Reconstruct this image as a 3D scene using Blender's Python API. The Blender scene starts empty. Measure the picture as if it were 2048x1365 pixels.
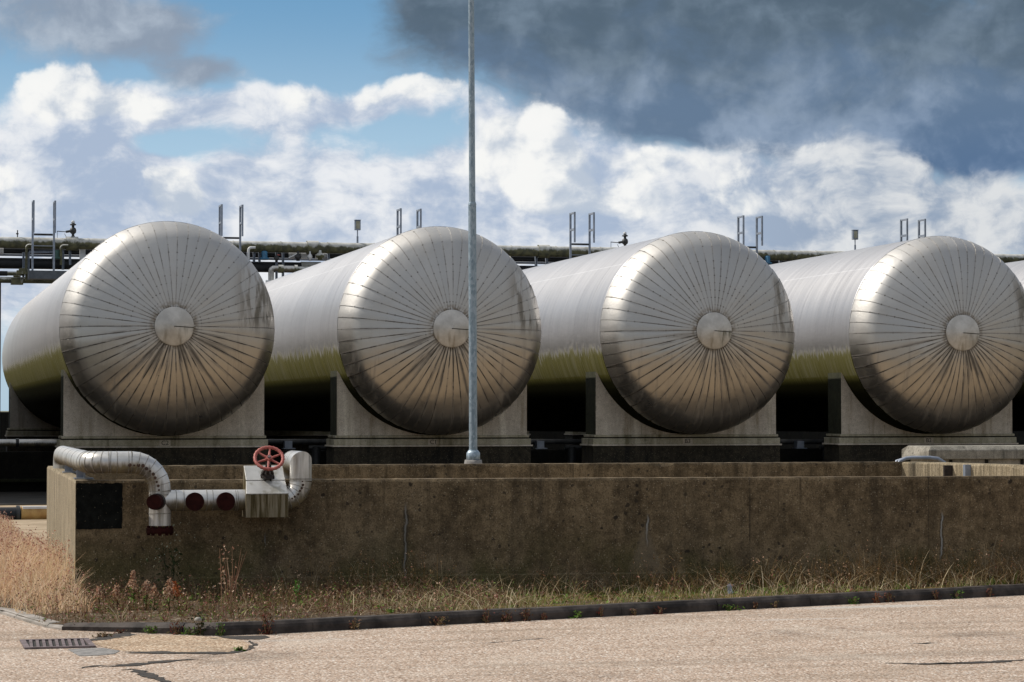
import bpy, math, random
from mathutils import Vector, Matrix, noise
random.seed(7)
PI = math.pi
scene = bpy.context.scene
col = scene.collection

# ------------------------------------------------------------------ camera model
CH = 1.7
FL = 4900.0
YAW = math.atan(1259 / FL)
PIT = math.atan(136.5 / FL)
cF = Vector((math.sin(YAW) * math.cos(PIT), math.cos(YAW) * math.cos(PIT), math.sin(PIT)))
cR = Vector((math.cos(YAW), -math.sin(YAW), 0))
cU = cR.cross(cF)


def ray(px, py):
    return cF + cR * ((px - 1024) / FL) - cU * ((py - 682.5) / FL)


def atY(px, py, Y):
    d = ray(px, py); t = Y / d.y
    return Vector((d.x * t, Y, CH + d.z * t))


def atZ(px, py, z):
    d = ray(px, py); t = (z - CH) / d.z
    return Vector((d.x * t, d.y * t, z))


cam = bpy.data.cameras.new('camera')
cam.sensor_width = 36
cam.lens = FL / 2048 * 36
cam.clip_end = 5000
co = bpy.data.objects.new('camera', cam)
col.objects.link(co)
co.location = (0, 0, CH)
co.rotation_euler = (PI / 2 + PIT, 0, -YAW)
scene.camera = co


# ------------------------------------------------------------------ node helper
class NT:
    def __init__(s, tree):
        s.t = tree; s.n = tree.nodes; s.l = tree.links; s.n.clear()

    def new(s, typ, **kw):
        nd = s.n.new(typ)
        for k, v in kw.items(): setattr(nd, k, v)
        return nd

    def put(s, sock, v):
        if hasattr(v, 'is_linked') or isinstance(v, bpy.types.NodeSocket): s.l.new(v, sock)
        elif v is not None: sock.default_value = v

    def m(s, op, a, b=None, c=None, clamp=False):
        nd = s.new('ShaderNodeMath', operation=op); nd.use_clamp = clamp
        s.put(nd.inputs[0], a)
        if b is not None: s.put(nd.inputs[1], b)
        if c is not None: s.put(nd.inputs[2], c)
        return nd.outputs[0]

    def add(s, a, b): return s.m('ADD', a, b)
    def sub(s, a, b): return s.m('SUBTRACT', a, b)
    def mul(s, a, b): return s.m('MULTIPLY', a, b)

    def ss(s, x, lo, hi, o0=0.0, o1=1.0):
        nd = s.new('ShaderNodeMapRange', interpolation_type='SMOOTHSTEP')
        s.put(nd.inputs[0], x)
        for i, v in enumerate((lo, hi, o0, o1)): s.put(nd.inputs[i + 1], v)
        return nd.outputs[0]

    def mix(s, f, a, b, blend='MIX'):
        nd = s.new('ShaderNodeMix', data_type='RGBA', blend_type=blend); nd.clamp_factor = True
        s.put(nd.inputs[0], f)
        s.put(nd.inputs[6], col4(a)); s.put(nd.inputs[7], col4(b))
        return nd.outputs[2]

    def mixf(s, f, a, b):
        nd = s.new('ShaderNodeMix', data_type='FLOAT'); nd.clamp_factor = True
        s.put(nd.inputs[0], f); s.put(nd.inputs[2], a); s.put(nd.inputs[3], b)
        return nd.outputs[0]

    def vec(s, x, y, z=0.0):
        nd = s.new('ShaderNodeCombineXYZ')
        for i, v in enumerate((x, y, z)): s.put(nd.inputs[i], v)
        return nd.outputs[0]

    def xyz(s, v):
        nd = s.new('ShaderNodeSeparateXYZ'); s.put(nd.inputs[0], v)
        return nd.outputs

    def vm(s, op, a, b):
        nd = s.new('ShaderNodeVectorMath', operation=op)
        s.put(nd.inputs[0], a); s.put(nd.inputs[1], b)
        return nd.outputs[0]

    def noise(s, v, scale, detail=4.0, rough=0.55, dist=0.0, out=0):
        nd = s.new('ShaderNodeTexNoise'); s.put(nd.inputs['Vector'], v)
        nd.inputs['Scale'].default_value = scale; nd.inputs['Detail'].default_value = detail
        nd.inputs['Roughness'].default_value = rough; nd.inputs['Distortion'].default_value = dist
        return nd.outputs[out]

    def voro(s, v, scale, out='Distance', feature='F1', rand=1.0, detail=0.0):
        nd = s.new('ShaderNodeTexVoronoi', feature=feature); s.put(nd.inputs['Vector'], v)
        nd.inputs['Scale'].default_value = scale; nd.inputs['Randomness'].default_value = rand
        nd.inputs['Detail'].default_value = detail
        return nd.outputs[out]

    def obj(s): return s.new('ShaderNodeTexCoord').outputs['Object']
    def pos(s): return s.new('ShaderNodeNewGeometry').outputs['Position']
    def isl(s): return s.new('ShaderNodeNewGeometry').outputs['Random Per Island']

    def bump(s, h, strength=0.3, dist=0.01):
        nd = s.new('ShaderNodeBump'); nd.inputs['Strength'].default_value = strength
        nd.inputs['Distance'].default_value = dist; s.put(nd.inputs['Height'], h)
        return nd.outputs[0]

    def out(s, base, rough=0.7, metal=0.0, normal=None, spec=None, trans=None):
        b = s.new('ShaderNodeBsdfPrincipled'); o = s.new('ShaderNodeOutputMaterial')
        s.put(b.inputs['Base Color'], col4(base)); s.put(b.inputs['Roughness'], rough)
        s.put(b.inputs['Metallic'], metal)
        if normal is not None: s.put(b.inputs['Normal'], normal)
        if spec is not None: s.put(b.inputs['Specular IOR Level'], spec)
        s.l.new(b.outputs[0], o.inputs[0])
        return b


def col4(c):
    if isinstance(c, (tuple, list)) and len(c) == 3: return (c[0], c[1], c[2], 1.0)
    return c


def mat(name):
    m = bpy.data.materials.new(name); m.use_nodes = True
    return m, NT(m.node_tree)


# ------------------------------------------------------------------ mesh helper
class MB:
    def __init__(s): s.v = []; s.f = []; s.mi = []; s.sm = []

    def face(s, idx, mi=0, sm=False):
        s.f.append(tuple(idx)); s.mi.append(mi); s.sm.append(sm)

    def verts(s, vs):
        b = len(s.v); s.v.extend([tuple(v) for v in vs]); return b

    def box(s, lo, hi, mi=0):
        x0, y0, z0 = lo; x1, y1, z1 = hi
        b = s.verts([(x0, y0, z0), (x1, y0, z0), (x1, y1, z0), (x0, y1, z0), (x0, y0, z1), (x1, y0, z1), (x1, y1, z1), (x0, y1, z1)])
        for q in ((0, 3, 2, 1), (4, 5, 6, 7), (0, 1, 5, 4), (1, 2, 6, 5), (2, 3, 7, 6), (3, 0, 4, 7)):
            s.face([b + i for i in q], mi)
        return s

    def bar(s, p, q, w, h=None, mi=0):
        """rectangular bar from p to q"""
        p = Vector(p); q = Vector(q); h = h or w
        d = (q - p).normalized()
        a = d.cross(Vector((0, 0, 1)))
        if a.length < 1e-3: a = Vector((1, 0, 0))
        a.normalize(); c = a.cross(d)
        vs = []
        for o in (p, q):
            for sx, sy in ((-1, -1), (1, -1), (1, 1), (-1, 1)): vs.append(o + a * (sx * w / 2) + c * (sy * h / 2))
        b = s.verts(vs)
        for k in ((0, 1, 2, 3), (7, 6, 5, 4), (0, 4, 5, 1), (1, 5, 6, 2), (2, 6, 7, 3), (3, 7, 4, 0)):
            s.face([b + i for i in k], mi)
        return s

    def tube(s, path, r, n=20, mi=0, cap=True, smooth=True):
        path = [Vector(p) for p in path]; L = len(path)
        rs = r if isinstance(r, (list, tuple)) else [r] * L
        tang = []
        for i in range(L):
            t = (path[min(i + 1, L - 1)] - path[max(i - 1, 0)])
            tang.append(t.normalized() if t.length > 0 else Vector((0, 0, 1)))
        a = tang[0].cross(Vector((0, 0, 1)))
        if a.length < 1e-3: a = Vector((1, 0, 0))
        a.normalize()
        rings = []
        for i in range(L):
            t = tang[i]
            a = (a - t * a.dot(t)).normalized(); c = t.cross(a)
            rings.append(s.verts([path[i] + a * (rs[i] * math.cos(2 * PI * k / n)) + c * (rs[i] * math.sin(2 * PI * k / n)) for k in range(n)]))
        for i in range(L - 1):
            for k in range(n):
                k2 = (k + 1) % n
                s.face([rings[i] + k, rings[i] + k2, rings[i + 1] + k2, rings[i + 1] + k], mi, smooth)
        if cap:
            for ri, pts, rev in ((0, 0, True), (L - 1, 0, False)):
                b = s.verts([s.v[rings[ri] + k] for k in range(n)])
                idx = [b + k for k in range(n)]
                s.face(idx[::-1] if rev else idx, mi)
        return s

    def lathe(s, prof, center=(0, 0, 0), n=32, mi=0, smooth=True):
        """prof = (r, z) list about vertical axis"""
        c = Vector(center); rings = []
        for r, z in prof:
            rings.append(s.verts([c + Vector((r * math.cos(2 * PI * k / n), r * math.sin(2 * PI * k / n), z)) for k in range(n)]))
        for i in range(len(prof) - 1):
            for k in range(n):
                k2 = (k + 1) % n
                s.face([rings[i] + k, rings[i] + k2, rings[i + 1] + k2, rings[i + 1] + k], mi, smooth)
        s.face([rings[0] + k for k in range(n)][::-1], mi)
        s.face([rings[-1] + k for k in range(n)], mi)
        return s

    def prism(s, poly, y0, y1, mi=0):
        """poly in (x,z), extruded in y"""
        n = len(poly)
        b = s.verts([(x, y0, z) for x, z in poly] + [(x, y1, z) for x, z in poly])
        s.face([b + i for i in range(n)], mi)
        s.face([b + n + i for i in range(n)][::-1], mi)
        for i in range(n):
            j = (i + 1) % n
            s.face([b + i, b + n + i, b + n + j, b + j], mi)
        return s

    def build(s, name, mats, parent=None, origin=None, bevel=0.0, recalc=True):
        if not isinstance(mats, (list, tuple)): mats = [mats]
        if parent is not None: off = Vector(parent.location)
        elif origin is not None: off = Vector(origin)
        else:
            xs = [v[0] for v in s.v]; ys = [v[1] for v in s.v]; zs = [v[2] for v in s.v]
            off = Vector(((min(xs) + max(xs)) / 2, (min(ys) + max(ys)) / 2, min(zs)))
        me = bpy.data.meshes.new(name)
        me.from_pydata([(v[0] - off.x, v[1] - off.y, v[2] - off.z) for v in s.v], [], s.f)
        for m in mats: me.materials.append(m)
        me.polygons.foreach_set('material_index', s.mi)
        me.polygons.foreach_set('use_smooth', s.sm)
        me.update()
        if recalc:
            import bmesh
            bm = bmesh.new(); bm.from_mesh(me)
            bmesh.ops.recalc_face_normals(bm, faces=bm.faces)
            bm.to_mesh(me); bm.free()
        o = bpy.data.objects.new(name, me); col.objects.link(o)
        if parent is not None: o.parent = parent
        else: o.location = off
        if bevel:
            bv = o.modifiers.new('bevel', 'BEVEL'); bv.width = bevel; bv.segments = 2
            bv.limit_method = 'ANGLE'; bv.angle_limit = 0.7
        return o


def tag(o, label=None, cat=None, group=None, kind=None):
    if label: o['label'] = label
    if cat: o['category'] = cat
    if group: o['group'] = group
    if kind: o['kind'] = kind
    return o


def thing(name, loc, label, cat, group=None):
    o = bpy.data.objects.new(name, None); col.objects.link(o)
    o.location = loc; o.empty_display_size = 0.2
    return tag(o, label, cat, group)


def copy_tree(o, parent=None):
    c = o.copy(); col.objects.link(c); c.parent = parent
    for ch in list(o.children): copy_tree(ch, c)
    return c


def arc(c, r, a0, a1, ax, ay, n=8):
    c = Vector(c); ax = Vector(ax); ay = Vector(ay)
    return [c + ax * (r * math.cos(a0 + (a1 - a0) * i / n)) + ay * (r * math.sin(a0 + (a1 - a0) * i / n)) for i in range(n + 1)]


# ------------------------------------------------------------------ world: sky and clouds
world = bpy.data.worlds.new('World'); scene.world = world; world.use_nodes = True
SUN = Vector((-0.84, 0.50, 1.0)).normalized()
SUN_EL = math.asin(SUN.z); SUN_AZ = math.atan2(SUN.x, SUN.y)


def make_sky():
    t = NT(world.node_tree)
    K = 10.0   # colours below are display-linear; background strength is 0.1
    D = t.new('ShaderNodeTexCoord').outputs['Generated']
    dx, dy, dz = t.xyz(D)
    az = t.m('ARCTAN2', dx, dy)
    U = t.mul(t.sub(az, YAW), 4.83)
    V = t.mul(t.m('ARCSINE', dz), 4.9)
    P = t.vec(U, V, 0.0)
    w = t.noise(P, 3.5, 4, 0.55, out=1)
    w2 = t.vm('MULTIPLY', t.vm('SUBTRACT', w, (0.5, 0.5, 0.5)), (0.20, 0.12, 0.0))
    P2 = t.vm('ADD', P, w2)
    u2, v2, _ = t.xyz(P2)

    def field(blobs):
        tot = None
        for (x, y, rx, ry, a) in blobs:
            e = t.mul(t.sub(u2, (x - 1024) / 1000), 1000 / rx)
            f = t.mul(t.sub(v2, (819 - y) / 1000), 1000 / ry)
            d = t.add(t.mul(e, e), t.mul(f, f))
            g = t.mul(t.m('EXPONENT', t.mul(d, -1.0)), a)
            tot = g if tot is None else t.add(tot, g)
        return tot

    sky = t.new('ShaderNodeTexSky', sky_type='NISHITA')
    sky.sun_disc = False; sky.sun_elevation = SUN_EL; sky.sun_rotation = SUN_AZ
    sky.air_density = 1.0; sky.dust_density = 0.6; sky.ozone_density = 2.0
    grad = t.mix(t.ss(V, 0.42, 0.86), (0.42 * K, 0.62 * K, 0.80 * K), (0.12 * K, 0.32 * K, 0.55 * K))
    base = t.mix(0.75, sky.outputs[0], grad)

    # billowing detail
    def billow(vec):
        b1 = t.voro(vec, 5.0, detail=5.0)
        b2 = t.noise(vec, 3.0, 10, 0.60)
        return t.add(t.mul(t.sub(1.0, b1), 0.42), t.mul(b2, 0.95))
    Pd = t.vm('ADD', P, t.vm('MULTIPLY', w2, (0.5, 0.6, 0.0)))
    bil = billow(Pd)
    bil2 = billow(t.vm('ADD', Pd, (-0.035, 0.032, 0.0)))
    relief = t.sub(bil, bil2)
    big = t.noise(P, 1.6, 5, 0.55)
    fine = t.noise(t.vm('MULTIPLY', P2, (1.0, 1.6, 1.0)), 5.0, 9, 0.60)
    bz = t.sub(bil, 0.70)

    # dark rain cloud
    dk = field([(1600, -20, 760, 210, 1.35), (1750, 210, 460, 130, 1.25), (2000, 320, 260, 85, 1.1), (1250, 130, 300, 110, 1.1), (1420, 250, 220, 50, .7),
                (890, 20, 130, 85, 1.0), (980, 110, 110, 50, 0.6), (130, 40, 260, 85, 1.1), (320, 80, 120, 60, .8), (425, 150, 80, 36, 1.1), (590, 60, 130, 100, -.9)])
    dmask = t.ss(t.add(dk, t.add(t.mul(t.sub(fine, 0.5), 1.9), t.mul(bz, .9))), 0.0, 0.95)
    lefty = t.ss(U, -0.55, -0.15)
    dtone = t.add(t.add(t.mul(t.sub(fine, 0.5), 1.9), t.mul(t.sub(big, 0.5), 0.9)), t.add(t.mul(relief, 1.8), t.mul(bz, 0.5)))
    dcol_hi = t.mix(t.ss(dtone, -0.5, 0.6), (0.125 * K, 0.19 * K, 0.29 * K), (0.31 * K, 0.39 * K, 0.51 * K))
    dcol_top = t.mix(t.ss(dtone, -0.4, 0.6), (0.090 * K, 0.13 * K, 0.175 * K), (0.18 * K, 0.24 * K, 0.31 * K))
    dcol = t.mix(t.ss(t.add(V, t.mul(t.sub(fine, .5), .5)), 0.56, 0.80), dcol_hi, dcol_top)
    blue = t.mul(t.ss(U, 0.25, 0.95), t.ss(V, 0.66, 0.45))
    dcol = t.mix(t.mul(blue, 0.7), dcol, t.mix(t.ss(dtone, -.4, .6), (0.075 * K, 0.145 * K, 0.28 * K), (0.17 * K, .26 * K, .42 * K)))
    dcol_l = t.mix(t.ss(dtone, -0.4, 0.5), (0.27 * K, 0.33 * K, 0.42 * K), (0.46 * K, 0.53 * K, 0.62 * K))
    dcol = t.mix(lefty, dcol_l, dcol)
    c1 = t.mix(t.mul(dmask, 0.97), base, dcol)

    # soft veil of cloud low over the horizon
    va = field([(150, 300, 420, 190, 1.2), (620, 410, 420, 130, 1.2), (1120, 420, 420, 140, 1.3), (1700, 480, 600, 75, 1.25), (620, 215, 300, 50, .95), (1040, 270, 130, 90, .7), (60, 450, 300, 120, .8), (100, 600, 600, 130, 1.0), (1420, 330, 330, 60, .9), (1750, 390, 400, 55, 1.0), (700, 190, 220, 45, .6), (1100, 520, 900, 80, .8),
                (395, 290, 95, 36, -1.25), (800, 262, 90, 18, -.6), (440, 350, 45, 30, -.6), (560, 70, 260, 75, -.7), (60, 110, 160, 18, -.5)])
    vmask = t.ss(t.add(va, t.add(t.mul(t.sub(fine, 0.5), 1.6), t.mul(bz, 1.6))), 0.15, 0.85)
    fn2 = t.noise(t.vm('MULTIPLY', P2, (1.0, 1.5, 1.0)), 9.0, 9, 0.62)
    vt = t.add(t.add(t.mul(t.sub(fine, 0.5), 2.2), t.mul(relief, 1.6)), t.add(0.54, t.mul(t.sub(fn2, .5), 1.8)))
    vt = t.sub(vt, t.mul(field([(220, 330, 110, 100, 1.0), (270, 410, 130, 60, .7), (850, 390, 120, 30, .6), (1500, 450, 200, 25, .7), (1200, 430, 150, 20, .5)]), .45))
    vcol = t.mix(t.ss(vt, 0.0, 1.0), (0.40 * K, 0.49 * K, 0.64 * K), (0.83 * K, 0.85 * K, 0.88 * K))
    vr = t.mul(t.ss(U, 0.1, 0.8), 0.65)
    vcol = t.mix(vr, vcol, t.mix(t.ss(vt, 0.0, .9), (0.25 * K, 0.32 * K, 0.42 * K), (0.66 * K, 0.68 * K, 0.69 * K)))
    c1 = t.mix(vmask, c1, vcol)
    # sunlit cumulus heads
    cu = field([(110, 165, 190, 55, .75), (260, 215, 260, 45, .5), (20, 350, 130, 120, .6), (560, 215, 300, 40, .35), (660, 175, 190, 42, .65), (860, 180, 140, 45, .5),
                (365, 380, 80, 80, .75), (400, 440, 90, 50, .4), (700, 340, 260, 90, .42), (900, 300, 140, 70, .4), (1060, 250, 80, 80, .8), (1090, 330, 190, 80, .55),
                (1340, 305, 130, 45, .85), (1280, 370, 280, 70, .45), (1600, 285, 90, 20, .45), (1620, 350, 130, 35, .5), (1430, 410, 220, 40, .4), (1800, 410, 260, 32, .42), (1300, 420, 240, 40, .35), (620, 430, 200, 50, .3),
                (395, 290, 100, 38, -.7), (220, 320, 100, 90, -.25), (250, 420, 160, 60, -.2)])
    cden = t.add(t.mul(cu, 1.15), t.mul(bz, 2.1))
    cmask = t.ss(cden, 0.24, 0.54)
    sh = field([(220, 320, 130, 80, .8), (260, 400, 170, 60, .7), (600, 300, 150, 30, .4), (850, 385, 110, 30, .5), (1180, 430, 250, 28, .5),
                (1500, 460, 330, 35, .7), (600, 450, 250, 40, .5), (1900, 480, 250, 40, .7)])
    lit = t.add(t.add(t.mul(relief, 3.2), 0.62), t.add(t.mul(t.sub(fine, 0.5), 1.3), t.mul(t.sub(fn2, .5), 1.5)))
    lit = t.sub(lit, t.mul(sh, 0.5))
    ccol = t.mix(t.ss(lit, 0.05, 1.0), (0.50 * K, 0.57 * K, 0.67 * K), (0.94 * K, 0.94 * K, 0.92 * K))
    right = t.mul(t.ss(U, 0.25, 0.9), 0.35)
    ccol = t.mix(right, ccol, (0.52 * K, 0.56 * K, 0.60 * K))
    c2 = t.mix(t.mul(cmask, 0.92), c1, ccol)
    # rest of the dome: broken cloud
    g1 = t.noise(D, 2.2, 7, 0.6, 0.4)
    g2 = t.noise(D, 5.0, 6, 0.6)
    gm = t.ss(g1, 0.40, 0.56)
    gcol = t.mix(t.ss(t.add(g2, t.mul(dz, 0.25)), 0.38, 0.72), (0.26 * K, 0.29 * K, 0.33 * K), (0.80 * K, 0.82 * K, 0.84 * K))
    gsky = t.mix(gm, sky.outputs[0], gcol)
    off = t.m('MAXIMUM', t.ss(t.m('ABSOLUTE', U), 1.15, 1.7), t.ss(V, 0.95, 1.5))
    c3 = t.mix(off, c2, gsky)
    bg = t.new('ShaderNodeBackground'); bg.inputs[1].default_value = 0.1
    t.l.new(c3, bg.inputs[0])
    o = t.new('ShaderNodeOutputWorld'); t.l.new(bg.outputs[0], o.inputs[0])


make_sky()
sl = bpy.data.lights.new('sun', 'SUN'); sl.energy = 4.6; sl.angle = math.radians(0.5); sl.color = (1.0, 0.93, 0.83)
so = bpy.data.objects.new('sun', sl); col.objects.link(so)
so.rotation_euler = SUN.to_track_quat('Z', 'Y').to_euler(); so.location = (-20, 20, 30)
scene.view_settings.view_transform = 'Standard'; scene.view_settings.look = 'None'
scene.view_settings.exposure = 0.0; scene.view_settings.gamma = 1.0


# ------------------------------------------------------------------ materials
def concrete_mat(name, c0, c1, speck=0.25, spots=0.6, moss=0.0, mosscol=(0.05, 0.05, 0.012), streak=0.5, streakcol=(0.03, 0.024, 0.016), lime=(), joints=(), grain=0.0):
    m, t = mat(name)
    p = t.pos()
    px, py, pz = t.xyz(p)
    n1 = t.noise(p, 1.9, 8, 0.72)
    n2 = t.noise(p, 11.0, 6, 0.68)
    c = t.mix(t.ss(t.add(t.mul(n1, 0.5), t.mul(n2, 0.5)), 0.37, 0.64), c0, c1)
    if lime: c = t.mix(t.ss(t.noise(p, 0.55, 7, 0.66), 0.50, 0.70, 0.0, 0.42), c, (0.21, 0.165, 0.11))
    # drips
    pv = t.vm('MULTIPLY', p, (5.0, 5.0, 0.45))
    nv = t.noise(pv, 1.0, 6, 0.6)
    c = t.mix(t.mul(t.ss(nv, 0.50, 0.72), streak), c, streakcol)
    pv2 = t.vm('MULTIPLY', t.vm('ADD', p, (3.3, 0, 0)), (3.0, 3.0, 0.3))
    c = t.mix(t.mul(t.ss(t.noise(pv2, 1.0, 5, 0.6), 0.54, 0.75), streak * 0.6), c, tuple(min(1, x * 1.7) for x in c1))
    if moss:
        mm = t.mul(t.ss(pz, 0.75, 0.0), t.ss(t.noise(p, 1.7, 5, 0.6), 0.42, 0.62))
        c = t.mix(t.mul(mm, moss), c, mosscol)
    if grain:
        gv = t.noise(t.vm('MULTIPLY', p, (38.0, 38.0, 1.6)), 1.0, 5, 0.7)
        c = t.mix(t.mul(t.ss(gv, 0.42, 0.62), grain), c, tuple(x * 0.35 for x in c0))
    fg = t.noise(p, 75, 3, 0.7)
    c = t.mix(t.ss(fg, 0.48, 0.70, 0.0, 0.7), c, tuple(x * 0.4 for x in c0))
    c = t.mix(t.ss(fg, 0.46, 0.28, 0.0, 0.35), c, tuple(min(1, x * 1.6) for x in c1))
    run = t.mul(t.ss(pz, 0.35, 1.07), t.ss(t.noise(t.vm('MULTIPLY', p, (9.0, 9.0, 0.35)), 1.0, 5, 0.65), 0.50, 0.68))
    if streak < .55: c = t.mix(t.mul(run, 0.6), c, tuple(x * 0.35 for x in c0))
    # lichen spots
    if spots:
        wv = t.vm('ADD', p, t.vm('MULTIPLY', t.noise(p, 14, 3, out=1), (0.05, 0.05, 0.05)))
        d = t.voro(wv, 9.0); rc = t.voro(wv, 9.0, out='Color')
        r = t.xyz(rc)[0]
        siz = t.ss(r, 0.35, 1.0, 0.0, 0.24)
        sp = t.ss(t.sub(siz, d), 0.0, 0.07)
        patch = t.ss(t.noise(p, 0.9, 3), 0.36, 0.54)
        c = t.mix(t.mul(t.mul(sp, patch), spots), c, (0.018, 0.014, 0.010))
        d2 = t.voro(wv, 17.0); r2 = t.xyz(t.voro(wv, 17.0, out='Color'))[1]
        c = t.mix(t.mul(t.ss(t.sub(t.ss(r2, 0.7, 1.0, 0.0, 0.3), d2), 0, .05), spots * .8), c, (0.02, 0.016, 0.012))
    if speck:
        v = t.voro(p, 55.0); rr = t.xyz(t.voro(p, 55.0, out='Color'))[2]
        s_ = t.mul(t.ss(v, 0.33, 0.2), t.ss(rr, 0.72, 0.95))
        c = t.mix(t.mul(s_, speck), c, (0.34, 0.29, 0.21))
        s2 = t.mul(t.ss(v, 0.4, 0.25), t.ss(rr, 0.25, 0.0))
        c = t.mix(t.mul(s2, speck), c, (0.03, 0.022, 0.014))
    for (x0, z0, z1, w, amt) in lime:
        wob = t.mul(t.sub(t.noise(t.vm('MULTIPLY', p, (0, 0, 1)), 5.0, 3), 0.5), 0.09)
        dd = t.m('ABSOLUTE', t.sub(t.sub(px, x0), wob))
        prof = t.mul(t.ss(pz, z0, z0 + 0.08), t.ss(pz, z1, z1 - 0.1))
        wid = t.mul(t.noise(p, 10.0, 3), w * 2)
        c = t.mix(t.mul(t.mul(t.ss(dd, w * 3.0, w), prof), 0.6), c, (0.03, 0.026, 0.02))
        c = t.mix(t.mul(t.mul(t.ss(dd, wid, t.mul(wid, 0.4)), prof), amt), c, (0.28, 0.28, 0.27))
    if lime:
        tx_ = X(1295, 1100, 21.5)
        tri = t.mul(t.ss(t.sub(t.m('ABSOLUTE', t.sub(px, tx_)), t.mul(t.sub(0.66, pz), 0.36)), 0.03, -0.03), t.mul(t.ss(pz, .66, .55), t.ss(pz, .12, .3)))
        c = t.mix(t.mul(tri, .4), c, (0.19, 0.155, 0.11))
    for (x0, w) in joints:
        dd = t.m('ABSOLUTE', t.sub(px, x0))
        c = t.mix(t.mul(t.ss(dd, w, w * 0.3), t.ss(t.noise(p, 4, 3), .35, .6, .15, .6)), c, (0.012, 0.010, 0.008))
    h = t.add(t.mul(t.noise(p, 60, 5, 0.7), 0.5), n2)
    t.out(c, 0.9, 0.0, t.bump(h, 0.5, 0.012), spec=0.25)
    return m


X = lambda px_, py_, Y_: atY(px_, py_, Y_).x
M_wall = concrete_mat('weathered_brown_concrete', (0.064, 0.045, 0.024), (0.200, 0.148, 0.087), 0.6, 0.9, 0.9,
                      lime=[(X(811, 1040, 21.75), .15, .87, .011, .40), (X(1291, 1040, 21.6), .42, .76, .010, .65), (X(1883, 1060, 21.3), .28, .76, .009, .75), (X(533, 1080, 21.8), .46, .62, .006, .5)],
                      joints=[(X(1497, 1040, 21.5), .012), (X(1858, 1000, 21.3), .01)])
M_sidewall = concrete_mat('pale_board_marked_concrete', (0.24, 0.195, 0.125), (0.36, 0.30, 0.21), 0.25, 0.25, 0.25, mosscol=(0.12, 0.11, 0.03), streak=0.6, streakcol=(0.15, 0.12, 0.075), grain=0.7)
M_saddle = concrete_mat('pale_saddle_concrete', (0.46, 0.41, 0.34), (0.62, 0.56, 0.48), 0.08, 0.25, 0.0, streak=0.85, streakcol=(0.26, 0.21, 0.14))
M_sill = concrete_mat('stained_sill_concrete', (0.30, 0.28, 0.20), (0.45, 0.41, 0.32), 0.1, 0.3, 0.0, streak=0.85, streakcol=(0.09, 0.08, 0.035))
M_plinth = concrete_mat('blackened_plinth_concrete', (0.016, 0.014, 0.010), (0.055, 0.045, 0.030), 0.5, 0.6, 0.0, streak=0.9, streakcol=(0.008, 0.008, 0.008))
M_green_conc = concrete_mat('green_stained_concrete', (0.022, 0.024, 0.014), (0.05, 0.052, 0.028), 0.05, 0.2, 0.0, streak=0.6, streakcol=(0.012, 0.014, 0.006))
M_darkwall = concrete_mat('near_black_concrete', (0.008, 0.008, 0.007), (0.018, 0.017, 0.013), 0.1, 0.3, 0.0)  # near-black tone is painted shade on the walls under the tanks
M_trough = concrete_mat('grey_lichen_concrete', (0.16, 0.15, 0.125), (0.30, 0.28, 0.24), 0.3, 0.6, 0.0, streak=0.8, streakcol=(0.04, 0.04, 0.035))


def simple(name, c0, c1, rough=0.6, metal=0.0, scale=8.0, bump=0.15, detail=5, spec=None):
    m, t = mat(name); p = t.pos()
    n = t.noise(p, scale, detail, 0.6)
    t.out(t.mix(t.ss(n, 0.32, 0.68), c0, c1), rough, metal, t.bump(t.noise(p, scale * 5, 4), bump, 0.005), spec=spec)
    return m


M_slate = simple('slate_grey_panel', (0.045, 0.055, 0.065), (0.075, 0.085, 0.10), 0.6)
M_steel = simple('blue_grey_galvanised_steel', (0.17, 0.20, 0.25), (0.27, 0.30, 0.36), 0.5, 0.35, 6)
M_darksteel = simple('dark_steel', (0.02, 0.022, 0.024), (0.05, 0.05, 0.05), 0.55, 0.3, 9)
M_blackpipe = simple('black_bitumen_coating', (0.006, 0.007, 0.009), (0.014, 0.015, 0.018), 0.5, 0, 3, spec=0.3)
M_blue = simple('blue_paint', (0.02, 0.10, 0.19), (0.03, 0.14, 0.25), 0.5)
M_redpaint = simple('faded_red_paint', (0.28, 0.055, 0.045), (0.40, 0.12, 0.095), 0.6, 0, 30, 0.4)
M_rust = simple('dark_red_primer', (0.014, 0.0028, 0.0024), (0.028, 0.006, 0.005), 0.85, 0, 20, 0.4, spec=0.1)
M_blackiron = simple('greasy_black_iron', (0.012, 0.009, 0.008), (0.035, 0.024, 0.018), 0.6, 0.3, 25, 0.4)
M_yellow = simple('rusty_yellow_paint', (0.30, 0.15, 0.04), (0.45, 0.28, 0.09), 0.7, 0, 5)
M_offwhite = simple('dull_white_paint', (0.50, 0.51, 0.52), (0.66, 0.66, 0.66), 0.5, 0, 5)
M_kerb = simple('dark_engineering_kerb', (0.016, 0.013, 0.012), (0.075, 0.062, 0.055), 0.75, 0, 5, 0.5, 8, spec=0.25)
M_kerbpale = simple('worn_pale_kerb', (0.17, 0.155, 0.135), (0.32, 0.29, 0.26), 0.85, 0, 5, 0.5)
M_iron = simple('cast_iron', (0.10, 0.075, 0.075), (0.19, 0.15, 0.15), 0.65, 0.3, 12, 0.3)
M_pit = simple('drain_pit', (0.008, 0.007, 0.006), (0.02, 0.018, 0.015), 0.9)
M_mortar = simple('grey_mortar', (0.13, 0.125, 0.12), (0.24, 0.23, 0.22), 0.9, 0, 14, 0.5)
M_crack = simple('dark_crack', (0.012, 0.010, 0.009), (0.045, 0.036, 0.028), 0.95, 0, 20, 0.5)
M_ink = simple('black_lettering', (0.006, 0.005, 0.004), (0.015, 0.012, 0.01), 0.8, 0, 30)
M_lens = simple('cloudy_lens', (0.25, 0.24, 0.17), (0.40, 0.38, 0.28), 0.3)
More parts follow.
